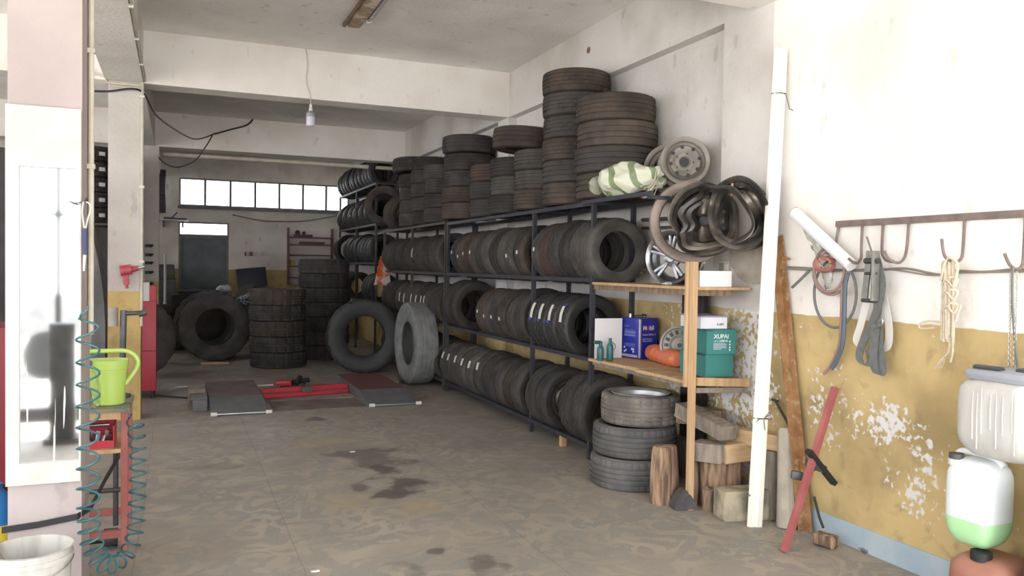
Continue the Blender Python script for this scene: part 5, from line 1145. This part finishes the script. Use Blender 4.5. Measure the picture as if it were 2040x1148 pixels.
# bits at the skirting
solo(MB().tube([Zat(1664, 1057, .02), Zat(1676, 1048, .05), Zat(1692, 1080, .012)], .009, n=6), 'angle_bracket', M_BLACK, Zat(1676, 1070, 0), 'black bent bracket on the floor at the blue skirting', 'bracket')
solo(MB().cyl(Zat(1640, 1052, .012), Zat(1718, 1095, .012), .006, n=8).cyl(Zat(1718, 1095, .012), Zat(1726, 1100, .012), .012), 'wire_rod', M_STEEL, Zat(1680, 1075, 0), 'thin wire rod with end fitting on the floor along the skirting', 'rod')
solo(MB().tube([wp(1622, 990, .05), wp(1632, 1030, .06), wp(1640, 1052, .07)], .008, n=6), 'black_bar', M_BLACK, wp(1640, 1052, .07), 'short black bar leaning behind the rusty angle iron foot', 'bar')
# ------------------------------------------------------------------ hooks rail on the wall
r = empty('hook_rail', wp(1662, 448, 0), label='rusty brown flat rail with curved hanging hooks on the white wall', cat='hook rail')
M_HOOK = mat('brown_rusty_rod', (.15, .11, .095), (.22, .17, .15), rough=.7, scale=14)
zr = wp(1850, 436, .03).z; ya = wp(1663, 448, .03).y; yb = 2.3
part(MB().box((3.625, yb, zr-.018), (3.648, ya, zr+.018)), 'rail', M_HOOK, r, False)
def hook(px, pts_, m=M_HOOK):
    a = wp(px, 450, .03); a.z = zr-.01
    P = [Vector((3.635, a.y, zr-.015))]+[wp(x, y, o) for x, y, o in pts_]
    part(MB().tube(smooth_path(P, 6), .0075, n=8), 'hook', m, r)
hook(1667, [(1666, 480, .03), (1667, 492, .03)])
hook(1714, [(1716, 490, .03), (1715, 515, .05), (1705, 525, .09), (1690, 515, .13)])
hook(1755, [(1757, 500, .03), (1762, 515, .05), (1768, 520, .09), (1778, 522, .10)])
hook(1806, [(1807, 490, .03), (1801, 515, .05), (1788, 524, .10), (1770, 515, .14), (1762, 500, .16)])
hook(1917, [(1919, 490, .03), (1915, 515, .05), (1900, 522, .10), (1882, 510, .14), (1876, 476, .15)])
hook(2038, [(2040, 500, .03), (2036, 530, .05), (2022, 536, .08), (2010, 525, .11), (2001, 505, .12)])
solo(MB().tube(smooth_path([wp(1566, 532, .02), wp(1640, 536, .02), wp(1720, 540, .02), wp(1800, 535, .02), wp(1850, 544, .02), wp(1880, 548, .02), wp(1900, 540, .02), wp(1960, 542, .02), wp(2020, 537, .02), wp(2060, 538, .02)]), .007, n=6)
     .tube(smooth_path([wp(1566, 536, .025), wp(1660, 540, .025), wp(1760, 536, .025), wp(1850, 548, .025), wp(1900, 544, .025), wp(2050, 541, .025)]), .005, n=6), 'wall_cable', mat('grey_brown_cable', (.22, .19, .16), rough=.7), wp(1800, 535, .02), 'twin grey cable strung level along the right wall behind the hanging gear', 'cable')
# film roll
a, c_ = wp(1583, 424, .10), wp(1697, 530, .09)
r = empty('film_roll', a, label='roll of white plastic film hanging slanted on the wall', cat='film roll')
part(MB().cyl(a, c_, .037, n=32), 'film', mat('white_film', (.74, .75, .80), rough=.35, spec=.6), r); dn = (a-c_).normalized()
part(MB().cyl(a+dn*.0, a+dn*.006, .036, n=32), 'core_end', mat('brown_core_card', (.40, .30, .23)), r); part(MB().cyl(a+dn*.005, a+dn*.008, .022, n=24), 'core_hole', M_WOODB, r)
b = MB(); P = [wp(1600, 455, .08), wp(1625, 490, .10), wp(1645, 520, .10), wp(1650, 560, .09), wp(1646, 575, .08)]
b.tube(smooth_path(P, 5), [.004+.03*math.sin(PI*i/20) for i in range(21)], n=12); jitter(b, .006, 9); part(b, 'torn_film_tail', M_CLEAR, r)
# hoses
M_HREDD = mat('faded_red_hose', (.36, .12, .10), (.42, .18, .15), rough=.5, scale=6); M_HBRN = mat('brown_pink_hose', (.27, .17, .155), (.33, .22, .2), rough=.5, scale=6); M_HGRY = mat('grey_hose', (.12, .12, .12), (.17, .17, .165), rough=.5, scale=6)
def loop(cxp, cyp, rx, ry, off, a0, a1, n=40): return [wp(cxp+rx*math.cos(a0+(a1-a0)*i/n), cyp+ry*math.sin(a0+(a1-a0)*i/n), off) for i in range(n+1)]
solo(MB().tube(loop(1655, 545, 34, 42, .07, -1.2, 5.0), .009, n=8).tube(loop(1652, 538, 30, 44, .085, -1.0, 4.6), .009, n=8).tube(smooth_path([wp(1678, 560, .08), wp(1676, 640, .06), wp(1672, 690, .05), wp(1655, 728, .04), wp(1641, 745, .04)]), .010, n=8), 'pink_hose', M_HBRN, wp(1655, 500, .07), 'faded brown-pink rubber hose coiled on the wall below the film roll', 'hose')
solo(MB().tube(loop(1664, 585, 42, 68, .055, -2.2, 4.1), .008, n=8), 'grey_hose', M_HGRY, wp(1664, 520, .055), 'thin grey hose hanging in a wide loop below the film roll', 'hose')
solo(MB().tube(smooth_path([wp(1690, 545, .09), wp(1684, 570, .09), wp(1682, 640, .07), wp(1678, 690, .06), wp(1665, 722, .05), wp(1657, 735, .05)]), .012, n=8), 'blue_grey_hose', mat('blue_grey_hose', (.10, .13, .18), rough=.5), wp(1690, 545, .09), 'blue-grey hose end hanging straight beside the pink hose', 'hose')
solo(MB().tube([wp(1612, 540, .05), wp(1596, 556, .06), wp(1578, 573, .06)], .009, n=8), 'dark_hose_end', M_HGRY, wp(1612, 540, .05), 'short dark hose end sticking out left of the hose coil', 'hose')
b = MB()
for k in range(5): b.tube(loop(1642, 527, 21-k*2, 15-k, .08+.012*k, 0, 6.1, 24), .008, n=7)
solo(b, 'red_hose_coil', M_HREDD, wp(1642, 527, .08), 'tight coil of faded red hose just under the film roll', 'hose')
solo(MB().cyl(wp(1563, 515, 0), wp(1563, 515, .05), .009).cyl(wp(1560, 515, .05), wp(1573, 516, .05), .009), 'wall_bolt', M_RUST, wp(1566, 515, 0), 'rusty bolt sticking out of the wall beside the angle iron', 'bolt')
# ratchet strap
M_WEB = mat('grey_webbing', (.115, .12, .115), (.16, .165, .16), rough=.8, scale=30); M_RAT = mat('zinc_grey_ratchet', (.22, .22, .2), (.32, .32, .29), rough=.5, metal=.5, scale=15)
r = empty('ratchet_strap', wp(1745, 500, .08), label='grey ratchet lashing strap folded and hanging from the wall hooks', cat='strap')
WY = (0, 1, .15)
part(MB().strip(smooth_path([wp(1745, 508, .10), wp(1757, 560, .10), wp(1752, 600, .10), wp(1735, 650, .09), wp(1716, 690, .09), wp(1712, 715, .09), wp(1722, 728, .09), wp(1735, 722, .09), wp(1731, 700, .08)], 5), WY, .052, .004), 'webbing', M_WEB, r)
part(MB().strip(smooth_path([wp(1752, 540, .085), wp(1748, 620, .085), wp(1741, 680, .10), wp(1740, 725, .11), wp(1749, 746, .11), wp(1758, 735, .10), wp(1752, 690, .09), wp(1748, 640, .08)], 5), WY, .058, .004), 'webbing', M_WEB, r)
part(MB().strip(smooth_path([wp(1727, 600, .07), wp(1714, 650, .06), wp(1706, 680, .06), wp(1720, 700, .06)], 5), WY, .05, .003).strip(smooth_path([wp(1760, 590, .06), wp(1771, 650, .055), wp(1768, 690, .055), wp(1752, 700, .06)], 5), WY, .05, .003), 'pale_strap', M_WHITEP, r)
part(obox(wp(1733, 500, .12), wp(1722, 600, .12), .04, .012, (1, 0, 0), .003), 'ratchet_side', M_RAT, r, False); part(obox(wp(1745, 500, .13), wp(1742, 600, .13), .015, .05, (1, 0, 0), .003), 'ratchet_side', M_RAT, r, False)
part(MB().cyl(wp(1718, 598, .12), wp(1744, 600, .12), .012).cyl(wp(1724, 520, .13), wp(1750, 520, .13), .016).cyl(wp(1724, 545, .13), wp(1746, 545, .13), .008), 'ratchet_axle', M_DARK, r)
part(MB().tube(smooth_path([wp(1748, 655, .12), wp(1750, 642, .13), wp(1757, 636, .13), wp(1757, 646, .13), wp(1746, 652, .13), wp(1740, 656, .12)]), .004, n=6), 'end_hook', M_STEEL, r)
part(MB().cyl(wp(1727, 472, .10), wp(1736, 500, .11), .005), 'lever_pin', M_HOOK, r)
# rope hank
M_ROPE = mat('cream_cotton_rope', (.56, .48, .36), (.64, .57, .45), rough=.9, scale=60)
r = empty('rope_hank', wp(1888, 520, .12), label='hank of cream cotton rope hanging from a wall hook', cat='rope')
rr = random.Random(21); b = MB()
for k in range(9):
    x = 1878+k*2.6; xb = 1876+k*2.6+rr.uniform(-3, 3); o_ = .10+.008*(k % 3)
    b.tube(smooth_path([wp(x, 522+rr.uniform(-4, 4), o_), wp(x+1, 580, o_+.005), wp(xb+3, 640, o_), wp(xb+2, 675+rr.uniform(-8, 10), o_)], 5), .0075, n=7)
b.tube(smooth_path([wp(1874, 560, .12), wp(1884, 520, .13), wp(1896, 514, .13), wp(1908, 530, .125), wp(1900, 570, .13)], 5), .0075, n=7)
for y_ in (560, 585, 612): b.tube(smooth_path([wp(1876, y_+8, .115), wp(1886, y_-2, .13), wp(1900, y_+12, .13), wp(1908, y_-4, .12), wp(1892, y_-8, .135)], 5), .006, n=6)
b.tube(smooth_path([wp(1900, 622, .12), wp(1912, 616, .12), wp(1914, 610, .12), wp(1904, 640, .12)], 5), .0055, n=6).tube(smooth_path([wp(1880, 642, .1), wp(1850, 640, .1), wp(1833, 646, .1), wp(1835, 655, .1), wp(1862, 653, .1)], 5), .0055, n=6)
b.tube(smooth_path([wp(1893, 672, .11), wp(1890, 700, .10), wp(1880, 712, .09)], 5), .006, n=6).tube(smooth_path([wp(1898, 660, .11), wp(1898, 700, .10), wp(1894, 722, .09)], 5), .006, n=6)
part(b, 'strands', M_ROPE, r)
b = MB()
for k in range(7): b.tube([wp(1882, 708, .09), wp(1874+rr.uniform(-6, 8), 720, .09), wp(1866+rr.uniform(-5, 12), 732+rr.uniform(-3, 4), .08)], .002, n=4)
part(b, 'frayed_end', M_ROPE, r)
# chain and cord
b = MB(); x_, M_CH = 2016, mat('pale_chain', (.5, .48, .42), (.36, .33, .28), rough=.4, metal=.6, scale=20)
for side_, (xa_, xb_) in enumerate(((2014, 2010), (2026, 2020))):
    n_ = 34
    for k in range(n_):
        py = 545+5.7*k; px = xa_+(xb_-xa_)*k/n_; q = wp(px, py, .08); 
        pts_ = [(q+Vector((0, .006*math.cos(a), .011*math.sin(a))) if k % 2 else q+Vector((.006*math.cos(a), 0, .011*math.sin(a)))) for a in [2*PI*i/10 for i in range(10)]]
        b.tube(pts_, .0017, n=4, closed=True)
solo(b, 'hanging_chain', M_CH, wp(2016, 545, .08), 'thin pale chain hanging double from the rightmost hook', 'chain')
solo(MB().tube(smooth_path([wp(2018, 530, .10), wp(2017, 600, .09), wp(2022, 680, .08), wp(2029, 745, .08)]), .006, n=6), 'dangling_string', M_HGRY, wp(2018, 530, .1), 'dark cord hanging beside the pale chain at the right', 'cord')
# ------------------------------------------------------------------ jerry cans
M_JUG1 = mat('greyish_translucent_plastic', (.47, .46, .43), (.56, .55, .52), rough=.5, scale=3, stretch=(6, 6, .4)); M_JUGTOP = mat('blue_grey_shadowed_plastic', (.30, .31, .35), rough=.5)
def jug(name, cx, cy, z, w_, d_, h_, m, label, cat='jerry can', rz=0, neck=(-.3, 0)):
    r = empty(name, (cx, cy, z), (0, 0, rz), label=label, cat=cat)
    b = MB().box((-w_/2, -d_/2, 0), (w_/2, d_/2, h_)); 
    bmesh.ops.subdivide_edges(b.b, edges=b.b.edges[:], cuts=7, use_grid_fill=True)
    for v in b.b.verts:
        x, y, zz = v.co.x/(w_/2), v.co.y/(d_/2), v.co.z/h_*2-1
        k = (abs(x)**5+abs(y)**5+abs(zz)**5)**(1/5.)
        mx_ = max(abs(x), abs(y), abs(zz))
        if k > 0: x, y, zz = x*mx_/k, y*mx_/k, zz*mx_/k
        tp = 1-.16*max(0, -zz-.55)/.45*1.0 if zz < -.55 else (1-.10*max(0, zz-.7)/.3 if zz > .7 else 1)
        v.co = Vector((x*w_/2*tp, y*d_/2*tp, (zz+1)/2*h_))
    o = b.build('can_body', m, r)
    return r, o
X_ = 3.38
# lower brown jug
qb = at(1960, 1105, X=X_); yj = qb.y
zj0 = at(1960, 1093, X=X_).z; zj1 = at(1960, 908, X=X_).z; zj2 = at(1990, 738, X=X_).z; zmid = at(1990, 925, X=X_).z
M_COPPER = mat('red_brown_plastic', (.30, .125, .085), (.38, .18, .13), rough=.4, scale=5)
wj = .30
r0, _ = jug('brown_jug', 3.42, yj-.02, 0, .30, .29, zj0-.025, M_COPPER, 'red-brown plastic can on the floor, bottom of the can pile', rz=.1)
MB().cyl((-.08, .01, zj0-.04), (-.08, .01, zj0-.002), .045, n=24).build('screw_cap', M_BLACK, r0)
r1, o1 = jug('white_jerry_can', 3.40, yj+.045, zj0, .22, .225, zj1-zj0-.02, mat('x', (.7, .7, .7)), 'white can holding green liquid at its bottom, middle of the pile', rz=.05)
M_J2 = bpy.data.materials.new('milky_plastic_with_green_liquid'); M_J2.use_nodes = True
_n = M_J2.node_tree.nodes; _l = M_J2.node_tree.links; _b = _n['Principled BSDF']; _b.inputs['Roughness'].default_value = .4
_t = _n.new('ShaderNodeTexCoord'); _sp = _n.new('ShaderNodeSeparateXYZ'); _l.new(_t.outputs['Object'], _sp.inputs[0])
hl = (zj1-zj0)*.30
_mr = _n.new('ShaderNodeMapRange'); _mr.inputs[1].default_value = hl; _mr.inputs[2].default_value = hl+.006; _l.new(_sp.outputs['Z'], _mr.inputs[0])
_no = _n.new('ShaderNodeTexNoise'); _no.inputs['Scale'].default_value = 7; _no.inputs['Detail'].default_value = 7; _l.new(_t.outputs['Object'], _no.inputs[0])
_m1 = _n.new('ShaderNodeMapRange'); _m1.inputs[1].default_value = .6; _m1.inputs[2].default_value = .75; _m1.inputs[4].default_value = .5; _l.new(_no.outputs[0], _m1.inputs[0])
_w = _n.new('ShaderNodeMix'); _w.data_type = 'RGBA'; _w.inputs[6].default_value = (.72, .75, .76, 1); _w.inputs[7].default_value = (.40, .38, .32, 1); _l.new(_m1.outputs[0], _w.inputs[0])
_c = _n.new('ShaderNodeMix'); _c.data_type = 'RGBA'; _c.inputs[6].default_value = (.42, .72, .38, 1); _l.new(_mr.outputs[0], _c.inputs[0]); _l.new(_w.outputs[2], _c.inputs[7]); _l.new(_c.outputs[2], _b.inputs['Base Color'])
o1.data.materials.clear(); o1.data.materials.append(M_J2)
hb_ = zj1-zj0-.02
MB().cyl((-.06, .075, hb_-.025), (-.06, .075, hb_+.012), .032, n=24).build('screw_cap', M_DARK, r1)
MB().cyl((-.06, .075, hb_-.04), (-.06, .075, hb_-.012), .036, n=24).build('neck_ring', M_WHITEP, r1)
MB().tube(smooth_path([(.0, .12, hb_-.03), (.02, .10, hb_+.01), (.02, -.04, hb_+.012), (.02, -.10, hb_-.02)]), .016, n=10).build('carry_handle', M_J2, r1)
ytop = at(2010, 830, X=X_).y
r2, o2 = jug('grey_jerry_can', 3.42, ytop+.03, zmid+.02, .28, .36, zj2-zmid-.05, M_JUG1, 'large greyish can streaked with white drips, top of the can pile', rz=.04)
hh2 = zj2-zmid-.05
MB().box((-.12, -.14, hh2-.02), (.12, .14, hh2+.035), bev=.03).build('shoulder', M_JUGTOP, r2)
MB().box((-.10, -.02, hh2+.03), (-.06, .11, hh2+.05), bev=.01).box((-.06, -.14, hh2+.025), (.06, -.06, hh2+.05), bev=.01).build('handle', M_DARK, r2)
b = MB(); rr = random.Random(2)
for k in range(8):
    y_ = -.13+.03*k+rr.uniform(-.01, .01); zt_ = hh2*rr.uniform(.78, .88); zb_ = hh2*rr.uniform(.12, .5)
    b.tube([(-.1415, y_, zt_), (-.1425, y_+.002, (zt_+zb_)/2), (-.1405, y_, zb_)], [.002, .0026, .003], n=6)
b.build('paint_drips', M_WHITEP, r2)
q = at(2040, 1040, X=3.36); r3, _ = jug('green_jerry_can', 3.44, q.y-.14, 0, .26, .26, at(2040, 935, X=X_).z, mat('dark_green_plastic', (.03, .06, .04), (.05, .085, .06), rough=.45, scale=4), 'dark green can at the right edge beside the white can')
MB().cyl((-.05, .05, at(2040, 935, X=X_).z-.02), (-.05, .05, at(2040, 935, X=X_).z+.015), .03).build('screw_cap', M_BLACK, r3)
# ------------------------------------------------------------------ things seen only in the mirror
solo(MB().box((-1.02, .22, 0), (-.82, .42, 1.05), bev=.01).box((-1.06, .18, 0), (-.78, .46, .05)), 'steel_bollard', M_DARK, (-.92, .32, 0), 'dark steel bollard reflected low in the mirror', 'bollard')
solo(MB().box((-4, -.95, 0), (.5, -.72, .14), bev=.01).box((-4, -.99, .02), (.5, -.95, .1)), 'kerb_step', M_BLACK, (-1.7, -.8, 0), 'dark kerb at the entrance reflected low in the mirror', 'kerb')
r = empty('parked_trailer', (-2.2, -4.5, 0), label='grey flatbed trailer outside, reflected in the mirror', cat='trailer')
part(MB().box((-4.0, -5.4, .55), (-.9, -4.0, .75)).box((-4.0, -4.05, .75), (-.9, -4.0, 1.15)), 'bed', mat('trailer_grey', (.2, .2, .21), (.3, .3, .3), rough=.6), r, False)
for x in (-3.4, -1.6): part(MB().cyl((x, -4.15, .32), (x, -3.98, .32), .32, n=28), 'wheel', M_BLACK, r)
r = empty('gate_frame', (-.5, -.45, 0), label='thin dark gate frame at the entrance seen reflected in the mirror', cat='gate')
for x in (-2.6, -1.75, -1.05, .35): part(MB().box((x-.025, -.47, 0), (x+.025, -.43, 3.3)), 'upright', M_DARK, r, False)
part(MB().box((-2.57, -.47, 2.02), (.32, -.43, 2.06)), 'cross_rail', M_DARK, r, False)

# ------------------------------------------------------------------ small loose things
q = at(766, 545, Y=13.1); q.z -= .05; b = MB()
for k, (dx, w_) in enumerate(((-.05, .12), (.06, .13))):
    pts = smooth_path([Vector((3.16, 13.1, q.z+.34)), Vector((3.15+dx*.3, 13.08, q.z+.22)), Vector((3.13+dx, 13.06, q.z)), Vector((3.12+dx*1.4, 13.07, q.z-.14))])
    b.strip(pts, (1, .2, .1), w_, .02)
jitter(b, .008, 4)
solo(b, 'orange_rag', mat('orange_and_white_rag', (.62, .10, .02), (.62, .55, .48), rough=.8, scale=5, contrast=(.5, .56)), (3.16, 13.1, q.z+.34), 'orange and white rag hanging from the far post of the middle rack', 'rag')
for px, py, lab in ((702, 901, 'tiny white paper scrap on the floor left of the oil stains'), (628, 1139, 'tiny white paper scrap on the floor at the very front')):
    p = Zat(px, py, 0); solo(MB().box(p+Vector((-.022, -.008, .0005)), p+Vector((.022, .008, .006))).box(p+Vector((-.01, -.012, .0005)), p+Vector((.02, .0, .008))), 'paper_scrap', M_WHITEP, p, lab, 'paper scrap', smooth=False)
p = at(1173, 100, X=XR); solo(MB().cyl(p+Vector((.002, 0, 0)), p+Vector((-.006, 0, 0)), .032, n=14).cyl(p+Vector((-.006, 0, 0)), p+Vector((-.012, 0, 0)), .018, n=10), 'beam_hole', M_WOODB, p, 'brown round outlet high on the lengthwise wall beam', 'hole')  # raised brown discs stand in for a dark hole in the beam
